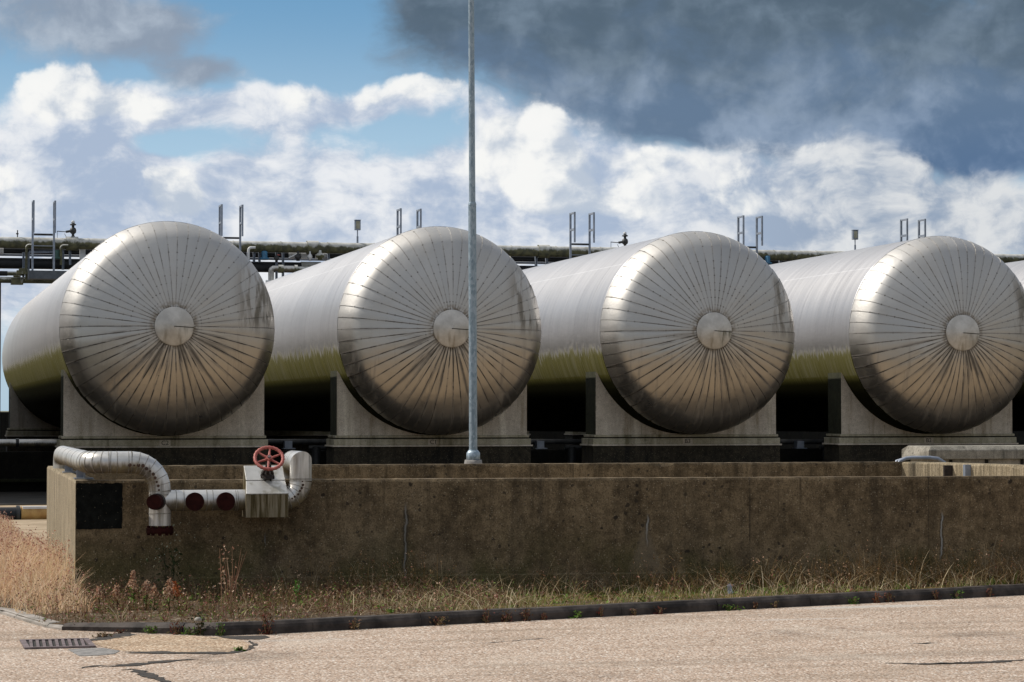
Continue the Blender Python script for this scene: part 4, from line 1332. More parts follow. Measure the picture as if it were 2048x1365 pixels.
# riser right of the box
xr_ = pp(601.5, 950).x; R2 = .098
er2 = xr_ - xb1 + .03
cR2 = Vector((xr_ - er2, PY, zm + er2)); seg2 = 5
ep = [Vector((xb1 - .05, PY, zm))] + [cR2 + Vector((er2 * math.sin(PI / 2 * i / seg2), 0, -er2 * math.cos(PI / 2 * i / seg2))) for i in range(seg2 + 1)]
b = MB(); b.tube(ep, R2, 36)
for i in range(seg2 + 1):
    a = PI / 2 * i / seg2; ringseam(b, ep[i + 1], (math.cos(a), 0, math.sin(a)), R2 + .0022, .006, 1)
for i in range(8):
    a = PI / 2 * (.15 + .85 * i / 7)
    c = cR2 + Vector((er2 * math.sin(a), 0, -er2 * math.cos(a)))
    b.tube([c + Vector((random.uniform(-.01, .01), -R2 - .002, random.uniform(-.006, .006))), c + Vector((0, -R2 + .02, 0))], random.uniform(.007, .013), 8, 2)
b.build('riser_elbow', [M_pipe, M_seam, M_spot], pw)
# vertical with mitre to a pipe going back over the wall
zt2 = pp(601, 925).z
b = MB(); n = 40
bot_ring = b.verts([(xr_ + R2 * math.cos(2 * PI * k / n), PY + R2 * math.sin(2 * PI * k / n), cR2.z) for k in range(n)])
# mitre plane: z = zt2 - (y-PY) seen from the front, horizontal pipe of the same radius
mit = b.verts([(xr_ + R2 * math.cos(2 * PI * k / n), PY + R2 * math.sin(2 * PI * k / n), zt2 - R2 * math.sin(2 * PI * k / n)) for k in range(n)])
for k in range(n):
    k2 = (k + 1) % n; b.face((bot_ring + k, bot_ring + k2, mit + k2, mit + k), 0, True)
b.build('riser', M_pipe, pw)
b = MB(); BX = -.0; yb = PY + .42
mit = b.verts([(xr_ + R2 * math.cos(2 * PI * k / n), PY + R2 * math.sin(2 * PI * k / n), zt2 - R2 * math.sin(2 * PI * k / n)) for k in range(n)])
endr = b.verts([(xr_ + R2 * math.cos(2 * PI * k / n), yb, zt2 - R2 * math.sin(2 * PI * k / n)) for k in range(n)])
for k in range(n):
    k2 = (k + 1) % n; b.face((mit + k, mit + k2, endr + k2, endr + k), 0, True)
b.tube([(xr_, yb - .001, zt2)] + arc((xr_, yb, zt2 - .14), .14, PI / 2, 0, (0, 1, 0), (0, 0, 1), 8) + [(xr_, yb + .14, .06)], R2, 36)
for k in range(4): ringseam(b, (xr_, PY + .17 + k * .09, zt2), (0, 1, 0), R2 + .002, .006, 1)
ringseam(b, (xr_, PY, pp(601, 958).z), (0, 0, 1), R2 + .003, .010, 1)
b.build('return_pipe', [M_pipe, M_seam], pw)
# pipe shoes on the wall top
for Y in (22.35, 24.6):
    f = (Y - st.y) / (rear.y - st.y); c = st + (rear - st) * f
    b = MB(); b.box((c.x - .09, Y - .06, HW + .004), (c.x + .08, Y + .06, HW + .014)); b.box((c.x - .006, Y - .05, HW + .015), (c.x + .006, Y + .05, c.z - .07)); b.box((c.x - .07, Y - .006, HW + .015), (c.x - .008, Y + .006, c.z - .08))
    b.build('pipe_shoe', M_steel, pw)

# ------------------------------------------------------------------ pipe rack behind the tanks
RY = 70.4
def rk_(px_, py_, Y=RY): return atY(px_, py_, Y)
zmoss = rk_(100, 487).z
b = MB(); mo = thing('mossy_rack_pipe', (15, RY, zmoss - .16), 'topmost long pipe of the rack, green with moss, running behind all tanks', 'pipe')
x = -4.0; 
b = MB()
while x < 42:
    L = 1.38; b.tube([(x, RY, zmoss), (x + L - .03, RY, zmoss)], .158, 24); b.tube([(x + L - .03, RY, zmoss), (x + L, RY, zmoss)], .168, 24); x += L
b.build('pipe_run', M_moss, mo)
for px_ in (144, 625, 1087, 1330):
    c = rk_(px_, 487); b = MB(); b.tube([(c.x - .17, RY, zmoss), (c.x + .17, RY, zmoss)], .20, 24); b.build('sleeve', M_moss, mo)
b1 = MB(); zz = rk_(100, 502).z
bl = thing('black_rack_pipe', (15, RY + .3, zz - .1), 'thin black pipe directly under the mossy top pipe of the rack', 'pipe')
b = MB(); b.tube([(-4, RY + .3, zz), (42, RY + .3, zz)], .085, 20); b.build('pipe_run', M_blackpipe, bl)
for a_, c_ in ((580, 602), (604, 618), (633, 662), (0, 8)):
    A = rk_(a_, 500); B = rk_(c_, 500); b = MB(); b.tube([(A.x, RY + .3, zz), (B.x, RY + .3, zz)], .098, 20); b.build('grey_sleeve', M_offwhite, bl)
zt3 = rk_(100, 509.5).z
b = MB(); b.box((-4, RY + .5, zt3 - .025), (42, RY + .62, zt3 + .03)); tag(b.build('cable_tray', M_steel), 'slim grey cable tray under the upper rack pipes', 'cable tray')
zbig = rk_(100, 527).z
bg_ = thing('thick_black_rack_pipe', (15, RY + .3, zbig - .2), 'thick black pipe running along the middle of the pipe rack', 'pipe')
b = MB(); b.tube([(-4, RY + .3, zbig), (42, RY + .3, zbig)], .155, 24); b.build('pipe_run', M_blackpipe, bg_)
A = rk_(605, 526); B = rk_(645, 526); b = MB(); b.tube([(A.x, RY + .3, zbig), (B.x, RY + .3, zbig)], .172, 24); b.build('mossy_sleeve', M_moss, bg_)
# lower pipe at left
zl = rk_(60, 561).z
lo_ = thing('lower_rack_pipe', (2, RY, zl - .1), 'lowest mossy rack pipe at the left edge above the open sky gap', 'pipe')
A = rk_(122, 561)
b = MB(); b.tube([(-4, RY, zl), (A.x + .6, RY, zl)], .088, 20); b.build('pipe_run', M_moss, lo_)
c = rk_(34, 556); b = MB(); b.box((c.x - .17, RY - .15, zl - .13), (c.x + .17, RY + .15, zl + .07)); b.box((c.x - .10, RY - .1, zl + .072), (c.x + .10, RY + .1, zl + .14)); b.build('clamp_box', M_moss, lo_, bevel=.01)
c2_ = rk_(7, 548); lp = thing('black_stub_pipe', (c2_.x, RY + .1, c2_.z), 'short black pipe stub at the left edge between rack pipes', 'pipe')
b = MB(); b.tube([(-4, RY + .1, rk_(5, 547).z), (rk_(15, 547).x, RY + .1, rk_(5, 547).z)], .07, 18); b.build('pipe_run', M_blackpipe, lp)
b = MB(); b.tube([(rk_(15, 547).x, RY + .1, rk_(5, 547).z), (rk_(50, 547).x, RY + .1, rk_(5, 547).z)], .06, 18); b.build('grey_run', M_moss, lp)
# elbowed grey pipe in the second gap
zz = rk_(560, 539).z; xe = rk_(538, 545).x
ge = thing('grey_elbow_pipe', (xe, RY - .4, rk_(540, 575).z), 'pale grey pipe with a rounded elbow between tanks C2 and C1', 'pipe')
b = MB(); b.tube([(xe, RY - .4, rk_(538, 572).z)] + [(xe, RY - .4, zz - .1)] + arc((xe + .1, RY - .4, zz - .1), .1, PI, PI / 2, (1, 0, 0), (0, 0, 1), 6)[1:] + [(rk_(585, 539).x, RY - .4, zz)], .085, 20); b.build('pipe_run', M_pipe, ge)
b = MB(); b.tube([(rk_(552, 540).x, RY - .4, zz - .01), (rk_(562, 540).x, RY - .4, zz - .01)], .12, 20); b.build('coupling', M_moss, ge)
b = MB(); b.tube([(rk_(584, 541).x, RY - .4, zz - .02), (rk_(590, 541).x, RY - .4, zz - .02)], .13, 20); b.tube([(rk_(590, 541).x, RY - .4, zz - .02), (rk_(640, 541).x, RY - .4, zz - .02)], .085, 20); b.build('flanged_run', M_moss, ge)
b = MB(); b.tube([(rk_(527, 566).x, RY - .45, rk_(540, 566).z), (rk_(546, 566).x, RY - .45, rk_(540, 566).z)], .05, 16); b.build('drain_leg', M_offwhite, ge)

# rack posts
post_lab = 'slim blue grey rack post between the upper and lower pipes '
posts = [(47, 505, 563, 'left of ladder C2, first of a close pair'), (57, 505, 563, 'left of ladder C2, second of a close pair'), (126, 500, 540, 'just right of the ladder beside tank C2'), (140, 497, 530, 'under the dark relief valve near tank C2'), (165, 497, 520, 'pale, touching the shoulder of tank C2'),
         (496, 497, 535, 'just right of tank C2 shoulder'), (508, 495, 525, 'second right of tank C2 shoulder'), (519, 495, 525, 'left of the blue valve actuator'), (553, 505, 585, 'under the red lever between tanks'), (566, 505, 585, 'in the sky gap left of the pale elbow'), (657, 497, 525, 'where tank C1 flank meets the pipes'),
         (1072, 510, 545, 'left one in the sky gap between C1 and B3'), (1093, 510, 545, 'right one in the sky gap between C1 and B3'),
         (1560, 512, 540, 'left one between tanks B3 and B2'), (1587, 512, 540, 'right one between tanks B3 and B2')]
first = None
for (px_, ya, yb_, lab) in posts:
    A = rk_(px_, ya, RY + .15); B = rk_(px_, yb_, RY + .15); h = A.z - B.z
    b = MB(); w = .062 if px_ not in (165,) else .16
    b.box((A.x - w / 2, RY + .10, B.z), (A.x - w / 2 + .012, RY + .2, A.z)); b.box((A.x + w / 2 - .012, RY + .10, B.z), (A.x + w / 2, RY + .2, A.z)); b.box((A.x - w / 2 + .012, RY + .145, B.z), (A.x + w / 2 - .012, RY + .155, A.z))
    tag(b.build('rack_post', M_steel if px_ != 165 else M_offwhite), 'slim grey rack post, ' + lab, 'post', 'short posts between the rack pipes')
A = rk_(-1, 510, RY - .3)
b = MB(); b.box((A.x - .09, RY - .4, 0.05), (A.x + .045, RY - .385, zl - .1)); b.box((A.x - .09, RY - .215, .05), (A.x + .045, RY - .2, zl - .1)); b.box((A.x - .03, RY - .385, .05), (A.x - .015, RY - .215, zl - .1))
tag(b.build('rack_column', M_darksteel), 'dark steel rack column standing at the extreme left edge', 'column')

# access ladders with paired handrail hoops
LADX = [87, 460, 815, 1160, 1495, 1820]; LADY = [404, 412, 420, 427, 434, 440]
LY = 69.75
def make_ladder(px_, py_, label):
    c = atY(px_, py_, LY); 
    l = thing('access_ladder', (c.x, LY, .05), label, 'ladder', 'access ladders behind the tanks')
    zt_ = c.z; zp = zt_ - .95
    for s_ in (-1, 1):
        x = c.x + s_ * .295
        b = MB(); b.box((x - .028, LY - .028, zt_ - 1.93), (x + .028, LY + .028, zt_)); b.build('stile', M_steel, l)
        b = MB(); x2 = x; yb2 = LY - .46
        b.box((x2 - .024, yb2 - .024, zp + .05), (x2 + .024, yb2 + .024, zt_ - .0)); b.box((x2 - .024, yb2 + .024, zt_ - .05), (x2 + .024, LY - .028, zt_ - .002)); b.box((x2 - .024, yb2 + .024, zt_ - .54), (x2 + .024, LY - .028, zt_ - .48))
        b.build('hoop', M_steel, l)
    b = MB(); b.box((c.x - .26, LY - .025, zp - .0), (c.x + .26, LY + .025, zp + .055)); b.build('toe_bar', M_darksteel, l)
    b = MB(); b.box((c.x - .38, LY - .06, zt_ - 2.17), (c.x + .70, LY - .0, zt_ - 1.935)); b.box((c.x - .42, LY - .08, zt_ - 2.2), (c.x - .381, LY + .02, zt_ - 1.90)); b.box((c.x - .38, LY + .002, zt_ - 2.17), (c.x + .70, RY + .2, zt_ - 2.13)); b.build('platform', M_slate, l)
    for k in range(2):
        z = zt_ - 1.25 - k * .3
        b = MB(); b.box((c.x - .267, LY - .010, z), (c.x + .267, LY + .010, z + .02)); b.build('rung', M_steel, l)
    return l
lads = ['left of tank C2 in open sky', 'over the right shoulder of tank C2', 'peeping over the left shoulder of tank C1', 'right of tank C1, above the mossy pipe', 'over the right shoulder of tank B3', 'peeping over the left shoulder of tank B2']
proto = make_ladder(LADX[0], LADY[0], 'tall pair of steel ladder handrails ' + lads[0])
zbase = atY(LADX[0], LADY[0], LY).z
for i in range(1, 6):
    c = copy_tree(proto); q = atY(LADX[i], LADY[i], LY); c.location = (q.x, LY, .05 + q.z - zbase)
    c['label'] = 'tall pair of steel ladder handrails ' + lads[i]
# small bent risers beside the leftmost ladder
for (px_, ya, yb_, lab) in ((53, 489, 562, 'thin rusty riser pipe with a bent top left of the leftmost ladder'), (122, 490, 530, 'thin bent riser pipe right of the leftmost ladder under the relief valve'), (497, 494, 530, 'short pale bent riser just right of the shoulder of tank C2')):
    A = rk_(px_, ya, RY - .25); B = rk_(px_, yb_, RY - .25)
    b = MB(); b.tube([(A.x, RY - .25, B.z), (A.x, RY - .25, A.z - .1)] + arc((A.x + .08, RY - .25, A.z - .1), .08, PI, PI / 2, (1, 0, 0), (0, 0, 1), 5)[1:] + [(A.x + .2, RY - .25, A.z - .02)], .036, 12)
    tag(b.build('bent_riser', M_moss if px_ != 497 else M_offwhite), lab, 'pipe')
for k, (ya, lab) in enumerate(((503, 'upper thin conduit rail between the leftmost ladder stiles'), (505.5, 'lower thin conduit rail between the leftmost ladder stiles'))):
    A = rk_(58, ya, RY - .05); B = rk_(128, ya, RY - .05); b = MB(); b.tube([A, B], .014, 8); tag(b.build('conduit', M_steel), lab, 'conduit')
c = rk_(45, 545, RY - .3); b = MB(); b.box((c.x - .16, RY - .4, c.z - .05), (c.x + .2, RY - .15, c.z + .05)); b.box((c.x - .1, RY - .4, c.z + .052), (c.x + .12, RY - .2, c.z + .11)); tag(b.build('junction_box', M_moss), 'mossy junction box above the lowest rack pipe at left', 'junction box')

# relief valves
def relief(px_, py_, Y, label):
    c = atY(px_, py_, Y); v = thing('relief_valve', c, label, 'valve', 'relief valves on top of the rack')
    b = MB(); b.lathe([(.05, 0), (.05, .04), (.035, .05), (.04, .09), (.085, .13), (.095, .19), (.08, .25), (.04, .28), (.035, .33)], c, 18); b.build('body', M_darksteel, v)
    b = MB(); b.lathe([(.035, .33), (.09, .345), (.085, .375), (.045, .39), (.04, .43), (.025, .44)], c, 18); b.build('bonnet', M_darksteel, v)
    b = MB(); b.lathe([(.05, .40), (.045, .46), (.03, .475)], c, 14); b.build('cap', M_offwhite, v)
    b = MB(); b.tube([c + Vector((0, 0, .19)), c + Vector((-.2, 0, .15))], .035, 12); b.tube([c + Vector((-.2, 0, .15)), c + Vector((-.45, 0, .165))], .012, 8); b.tube([c + Vector((-.44, 0, .165)), c + Vector((-.44, 0, -.2))], .007, 6); b.tube([c + Vector((-.24, 0, .1)), c + Vector((-.16, 0, -.05))], .008, 6); b.build('lever', M_darksteel, v)
relief(146, 475, RY, 'small dark relief valve with a side lever on the mossy pipe left of tank C2')
relief(1250, 496, RY, 'small dark relief valve with a side lever above tank B3 flank')
def flood(px_, pyt, pyb, label, Y=RY):
    t_ = atY(px_, pyt, Y); bt = atY(px_, pyb, Y); v = thing('floodlight', (t_.x, Y, bt.z), label, 'light', 'floodlights on short posts')
    h = .29; w = .17
    b = MB(); b.box((t_.x - w / 2, Y - .06, t_.z - h), (t_.x + w / 2, Y + .07, t_.z)); b.box((t_.x - w / 2 - .01, Y - .09, t_.z), (t_.x + w / 2 + .01, Y + .08, t_.z + .012)); b.build('housing', M_steel, v, bevel=.01)
    b = MB(); b.box((t_.x - w / 2 + .03, Y - .066, t_.z - h + .04), (t_.x + w / 2 - .03, Y - .0605, t_.z - .03)); b.build('lens', M_lens, v)
    b = MB(); b.tube([(t_.x, Y, bt.z - .1), (t_.x, Y, t_.z - h)], .017, 10); b.tube([(t_.x, Y, bt.z - .1), (t_.x, Y, bt.z + .1)], .03, 10); b.build('post', M_steel, v)
flood(715, 441, 480, 'boxy floodlight on a thin post between tanks C2 and C1')
flood(1710, 461, 497, 'boxy floodlight on a thin post above the flank of tank B2')
c = atY(35, 475, RY); b = MB(); b.tube([(c.x, RY, zmoss), (c.x, RY, c.z + .20)], .016, 8); b.tube([(c.x - .04, RY, c.z + .10), (c.x + .03, RY, c.z + .10)], .02, 8); tag(b.build('vent_pin', M_darksteel), 'tiny dark vent pin standing on the mossy pipe near the left edge', 'vent')
# valves between the rack pipes
def rackvalve(px_, py_, label, m1, lever=None, s=1.0, typ=0):
    c = atY(px_, py_, RY - .15); v = thing('rack_valve', c, label, 'valve', 'small valves among the rack pipes')
    b = MB()
    if typ == 1: b.lathe([(.11 * s, -.02), (.17 * s, .0), (.17 * s, .03), (.10 * s, .06), (.10 * s, .22), (.07 * s, .24)], c, 18)
    else: b.lathe([(.05 * s, -.12), (.05 * s, -.06), (.09 * s, -.05), (.1 * s, .02), (.06 * s, .07), (.035 * s, .09), (.03 * s, .16)], c, 16)
    b.build('body', m1, v)
    if lever is not None:
        b = MB(); b.tube([c + Vector((0, 0, .1)), c + Vector((lever[0], -.03, lever[1]))], .016, 8); b.build('lever', lever[2], v)
rackvalve(529, 519, 'blue drum valve actuator between tanks C2 and C1', M_blue, None, .85, 1)
rackvalve(1535, 528, 'blue drum valve actuator beside the shoulder of tank B3', M_blue, None, .85, 1)
rackvalve(553, 517, 'small grey valve with a red lever between tanks C2 and C1', M_darksteel, (.1, .09, M_redpaint), .8)
rackvalve(596, 514, 'dark valve with a pale slanted lever between tanks C2 and C1', M_darksteel, (-.28, -.04, M_offwhite), 1.0)
rackvalve(620, 514, 'slim pale valve left of the mossy sleeve between tanks', M_offwhite, None, .7)
rackvalve(640, 512, 'stout grey valve body right of the slim pale valve between tanks', M_moss, None, 1.3)
rackvalve(114, 518, 'green drum actuator behind the leftmost ladder', simple('green_paint', (.02, .06, .05), (.03, .09, .07)), None, .9, 1)

# ------------------------------------------------------------------ vegetation
def blade(b, p, h, w, lean, az, curl=0.5, mi=0):
    d = Vector((math.cos(az), math.sin(az), 0)); s_ = Vector((-d.y, d.x, 0))
    if random.random() < .5: s_ = Vector((1, 0, 0)) * .8 + s_ * .3
    q = []
    for k in range(4):
        f = k / 3; o = p + d * (lean * h * f ** (1 + curl)) + Vector((0, 0, h * (f - .25 * curl * lean * f * f)))
        ww = w * (1 - f) ** .7 + .0004
        q.append(b.verts([o - s_ * ww, o + s_ * ww]))
    for u, v in zip(q, q[1:]): b.face((u, v, v + 1, u + 1), mi)
    return p + d * (lean * h) + Vector((0, 0, h * (1 - .25 * curl * lean)))


def leafquad(b, c, s, mi=0):
    a = Vector((random.uniform(-1, 1), random.uniform(-1, 1), random.uniform(-1, 1))).normalized()
    e = a.cross(Vector((random.uniform(-1, 1), random.uniform(-1, 1), random.uniform(-1, 1)))).normalized()
    q = b.verts([c - a * s, c + e * s * .45, c + a * s, c - e * s * .45]); b.face((q, q + 1, q + 2, q + 3), mi)


def stuff(b, name, mats, lab, cat):
    return tag(b.build(name, mats, recalc=False), lab, cat, kind='stuff')


# dry grass left of the wall
b = MB(); n = 0
while n < 10500:
    y = 20.3 + (14 * random.random() ** 1.6 if random.random() < .7 else 16.2 * random.random())
    x = random.uniform(y * .0448 - .4, 1.66)
    if y < 22.0 and x > 1.6: pass
    k = kerbY(min(x, 1.3)) if x > -3 else 22
    if y < k + .25: continue
    dens = min(1, (y - k - .2) / 2.6)
    if random.random() > .25 + dens: n += .2; continue
    z = verge_z(x, y)
    h = random.uniform(.25, .60) * (.16 + .84 * dens ** 1.3) * (.75 + .5 * noise.noise(Vector((x * 3, y * 1.5, 2))))
    h *= max(.52, 1 - max(0, y - 23.5) * .08)
    room = max(0.05, min(1, (1.66 - x) / .35)) if y > 22 else 1
    az_ = random.uniform(-PI, PI)
    ln = random.uniform(.1, 1.1)
    if math.cos(az_) > 0: ln *= room
    tip = blade(b, Vector((x, y, z - .01)), h, random.uniform(.0018, .004), ln, az_, random.uniform(.3, 1.3), 0)
    if random.random() < (.26 if y > 22.5 else .08):
        for _ in range(6): leafquad(b, tip + Vector((random.gauss(0, .014), random.gauss(0, .014), random.gauss(-.03, .04))), random.uniform(.007, .016), 1)
    n += 1
stuff(b, 'dry_grass', [M_dry, M_dryseed], 'sunlit pinkish dry grass filling the ground left of the wall end', 'grass')

# thin grass along the foot of the wall
b = MB()
for i in range(8200):
    x = random.uniform(2.9, 12.3); wy = wallY(x); ky = kerbY(x) + .16
    cl = noise.noise(Vector((x * 1.1, 3.3, 0))) + .35 * noise.noise(Vector((x * 4, 9.3, 0)))
    right = min(1, max(0, (x - 6.2) / 2.0))
    lim = (.10 + .50 * right) * (1 + 1.6 * noise.noise(Vector((x * 2.3, 7.7, 1)))) + .55 * max(0, cl) * (1 if x < 6 else .7)
    if 3.2 < x < 4.6: lim += .35
    if random.random() > lim: continue
    y = wy - .06 - abs(random.gauss(0, .28))
    if y < ky: continue
    near = (wy - y)
    h = random.choice((random.uniform(.08, .2), random.uniform(.15, .38))) * (.6 + .5 * right + .7 * max(-.3, cl))
    tip = blade(b, Vector((x, y, verge_z(x, y) - .01)), h, random.uniform(.001, .0022), random.uniform(.2, 1.7), random.uniform(-PI, PI), random.uniform(.6, 1.8), 0 if random.random() < .86 else 2)
    if random.random() < .10:
        for _ in range(4): leafquad(b, tip + Vector((random.gauss(0, .01), random.gauss(0, .01), random.gauss(-.03, .03))), random.uniform(.005, .011), 1)
for (cx_, n_, hh, sp) in ((3.75, 70, .30, .30), (4.35, 130, .40, .34), (4.75, 60, .34, .2), (5.9, 40, .34, .2), (6.9, 45, .36, .22), (7.7, 50, .30, .2), (8.35, 110, .34, .4), (9.1, 120, .38, .4), (9.9, 130, .38, .4), (10.6, 130, .44, .35), (11.5, 120, .40, .4), (2.45, 40, .22, .3)):
    for i in range(n_):          # scruffy tall clumps with drooping seed heads
        x = random.gauss(cx_, sp); y = wallY(x) - abs(random.gauss(.10, .14)) - .04
        if y < kerbY(x) + .12: continue
        p = Vector((x, y, verge_z(x, y) - .01))
        tip = blade(b, p, hh * random.uniform(.45, 1.15), random.uniform(.0009, .0018), random.uniform(.05, .9), random.uniform(-PI, PI), random.uniform(.6, 1.8), 0 if random.random() < .8 else 2)
        if random.random() < .35:
            for _ in range(7): leafquad(b, tip + Vector((random.gauss(0, .012), random.gauss(0, .01), random.gauss(-.02, .025))), random.uniform(.006, .012), random.choice((0, 0, 1)))
    for i in range(n_ // 2):     # green base of the clump
        x = random.gauss(cx_, sp * .9); y = wallY(x) - abs(random.gauss(.1, .16)) - .03
        if y > kerbY(x) + .12: blade(b, Vector((x, y, verge_z(x, y) - .01)), random.uniform(.06, .17), .0022, random.uniform(.2, 1.0), random.uniform(-PI, PI), .7, 3)
for i in range(900):      # bleached leaning straws
    x = random.choice([random.uniform(6.3, 12.3), random.uniform(4.0, 5.2), random.uniform(7.5, 12.0), random.uniform(2.6, 6.0)]); y = random.uniform(kerbY(x) + .16, wallY(x) - .1)
    blade(b, Vector((x, y, verge_z(x, y))), random.uniform(.04, .30), random.uniform(.0015, .003), random.uniform(.6, 2.6), random.uniform(-PI, PI), random.uniform(.4, 1.4), 2)
stuff(b, 'wall_foot_grass', [M_dull, M_seed, M_straw, M_green], 'wispy brown grass along the foot of the front wall', 'grass')

# short green grass and low weeds
b = MB()
for i in range(8000):
    x = random.uniform(2.6, 12.3); ky = kerbY(x) + .14; wy = wallY(x)
    y = ky + (wy - ky) * (random.random() if x > 4.2 else 1 - .5 * random.random() ** 1.5)
    m_ = noise.noise(Vector((x * 1.7, y * 2.5, 5)))
    if m_ + (.35 if x < 8 else .1) < random.random() * .6: continue
    blade(b, Vector((x, y, verge_z(x, y) - .005)), random.uniform(.02, .10) * (1.5 if random.random() < .08 else 1), random.uniform(.0015, .003), random.uniform(.2, 1.0), random.uniform(-PI, PI), .6, 0 if random.random() < .62 else 1)
stuff(b, 'green_grass', [M_green, M_straw], 'short green grass on the mossy strip between kerb and wall', 'grass')
b = MB()
for i in range(6500):
    x = random.uniform(1.2, 5.2) if random.random() < .82 else random.uniform(4.6, 12)
    ky = kerbY(x) + .06; wy = wallY(max(x, 1.68))
    y = ky + (wy - ky) * random.random() ** .8
    m_ = noise.noise(Vector((x * 2.1, y * 2.1, 8)))
    edge_ = min(1, (y - ky) / .8)
    if m_ + .45 < random.random(): continue
    h = random.uniform(.04, .20) * (.3 + .8 * edge_); p = Vector((x, y, verge_z(x, y) - .005))
    tip = blade(b, p, h, .0022, random.uniform(0, .6), random.uniform(-PI, PI), .5, 0)
    for k in range(random.randint(2, 6)):
        leafquad(b, p + (tip - p) * random.uniform(.2, 1) + Vector((random.gauss(0, .02), random.gauss(0, .02), 0)), random.uniform(.006, .016), random.choice((0, 0, 0, 0, 3, 1, 2)))
for i in range(420):
    x = random.uniform(1.8, 6.5) if random.random() < .7 else random.uniform(6.5, 12.2); ky = kerbY(x) + .16; wy = wallY(x)
    y = ky + (wy - ky) * random.random() ** .7; p = Vector((x, y, verge_z(x, y)))
    for k in range(random.randint(4, 9)):
        a = random.uniform(0, 2 * PI); L = random.uniform(.02, .06); d = Vector((math.cos(a), math.sin(a), random.uniform(.1, .9))); s_ = Vector((-d.y, d.x, 0)).normalized() * L * .28
        q = b.verts([p, p + d * L * .55 + s_, p + d * L, p + d * L * .55 - s_]); b.face((q, q + 1, q + 2, q + 3), random.choice((3, 3, 0, 1)))
stuff(b, 'low_weeds', [M_weed, M_redweed, M_dryseed, M_green], 'low brown and reddish weeds covering the verge by the kerb', 'weeds')


# individual plants ---------------------------------------------------------
def ground_pt(px_, py_):
    p = atZ(px_, py_, .05); return Vector((p.x, p.y, verge_z(p.x, p.y)))


def spike_weed(px_, pyb, pyt, label, mstem, mhead, leafm, headfrac=.45, dense=1.0, lean=0.0, group='upright weeds before the wall'):
    p = ground_pt(px_, pyb + 4); h = (pyb + 4 - pyt) / FL * p.y * 1.0
    v = thing('spike_weed', p, label, 'weed', group)
    top = p + Vector((lean * h, 0, h))
    b = MB(); b.tube([p - Vector((0, 0, .02)), p + (top - p) * .5 + Vector((.008, 0, 0)), top], [.006, .0045, .002], 6); b.build('stem', mstem, v)
    b = MB()
    for i in range(int(230 * dense)):
        f = 1 - headfrac + headfrac * random.random(); f = min(f, 1)
        spread = .019 * (1.05 - (f - (1 - headfrac)) / headfrac) + .006
        leafquad(b, p + (top - p) * f + Vector((random.gauss(0, spread), random.gauss(0, spread), random.gauss(0, .01))), random.uniform(.009, .016))
    b.build('seed_head', mhead, v, recalc=False)
    b = MB()
    for i in range(int(34 * dense)):
        f = random.uniform(.02, 1 - headfrac); a = random.uniform(0, 2 * PI); L = random.uniform(.03, .085) * (1.1 - f)
        o = p + (top - p) * f; d = Vector((math.cos(a), math.sin(a), random.uniform(-.3, .6))); s_ = Vector((-d.y, d.x, 0)).normalized() * L * .2
        q = b.verts([o, o + d * L * .5 + s_ * 1.6, o + d * L, o + d * L * .5 - s_ * 1.6]); b.face((q, q + 1, q + 2, q + 3))
    b.build('leaves', leafm, v, recalc=False)
    return v


spike_weed(266, 1213, 1140, 'tallest upright seeding weed before the wall, below the black square', M_dull, M_seed, M_greenweed)
spike_weed(292, 1213, 1162, 'second seeding weed from the left, shorter, right of the tallest one', M_dull, M_seed, M_greenweed, dense=.7)
spike_weed(308, 1214, 1172, 'slim seeding weed between two taller ones, under the pipe flange', M_dull, M_seed, M_greenweed, dense=.6)
spike_weed(338, 1215, 1158, 'pale bushy seeding weed right below the pipe flange', M_dull, M_seed, M_greenweed, dense=1.0, headfrac=.6)
spike_weed(360, 1213, 1163, 'rust orange seeding weed leaning left, rightmost of the row', M_dull, leafmat('rust_orange_seed', [(.30, .09, .03), (.4, .14, .05)]), M_redweed, dense=.7, lean=-.2)
spike_weed(197, 1215, 1175, 'short brown weed close to the wall corner', M_dull, M_seed, M_weed, dense=.7)
spike_weed(233, 1213, 1170, 'short branching brown weed left of the tallest seeding weed', M_dull, M_seed, M_weed, dense=.7)
# dead tall stem clump
p = ground_pt(462, 1205); v = thing('dead_stem_clump', p, 'clump of tall dead tan stems against the wall under the valve box', 'weed')
b = MB()
for i in range(16):
    o = p + Vector((random.gauss(0, .03), random.gauss(0, .03), -.02)); h = random.uniform(.25, .5); lx = random.uniform(-.12, .12)
    b.tube([o, o + Vector((lx * .3, 0, h * .5)), o + Vector((lx, random.uniform(-.03, .03), h))], [.004, .003, .0012], 5)
b.build('stems', M_seed, v)
b = MB()
for i in range(60): leafquad(b, p + Vector((random.gauss(-.04, .05), random.gauss(0, .03), random.uniform(.1, .5))), random.uniform(.006, .02))
b.build('dead_leaves', M_seed, v, recalc=False)
# white-flowered plant
p = ground_pt(345, 1195); v = thing('flowering_weed', p, 'tall thin dark weed with tiny white flowers rising beside the pipe flange', 'weed')
b = MB()
for i in range(9):
    h = random.uniform(.35, .62); lx = random.uniform(-.2, .12); o = p + Vector((random.gauss(0, .02), random.gauss(0, .02), -.02))
    e = o + Vector((lx, random.uniform(-.05, .05), h)); b.tube([o, o + Vector((lx * .25, 0, h * .5)), e], [.003, .0025, .001], 5)
b.build('stems', M_darkleaf, v)
b = MB()
for i in range(140): leafquad(b, p + Vector((random.gauss(-.02, .07), random.gauss(0, .05), random.uniform(.02, .45))), random.uniform(.01, .028))
b.build('leaves', M_darkleaf, v, recalc=False)
b = MB()
for i in range(26):
    c = p + Vector((random.gauss(-.05, .1), random.gauss(-.02, .05), random.uniform(.33, .66)))
    for _ in range(3): leafquad(b, c + Vector((random.gauss(0, .006),) * 3), random.uniform(.005, .01))
b.build('flowers', M_flower, v, recalc=False)


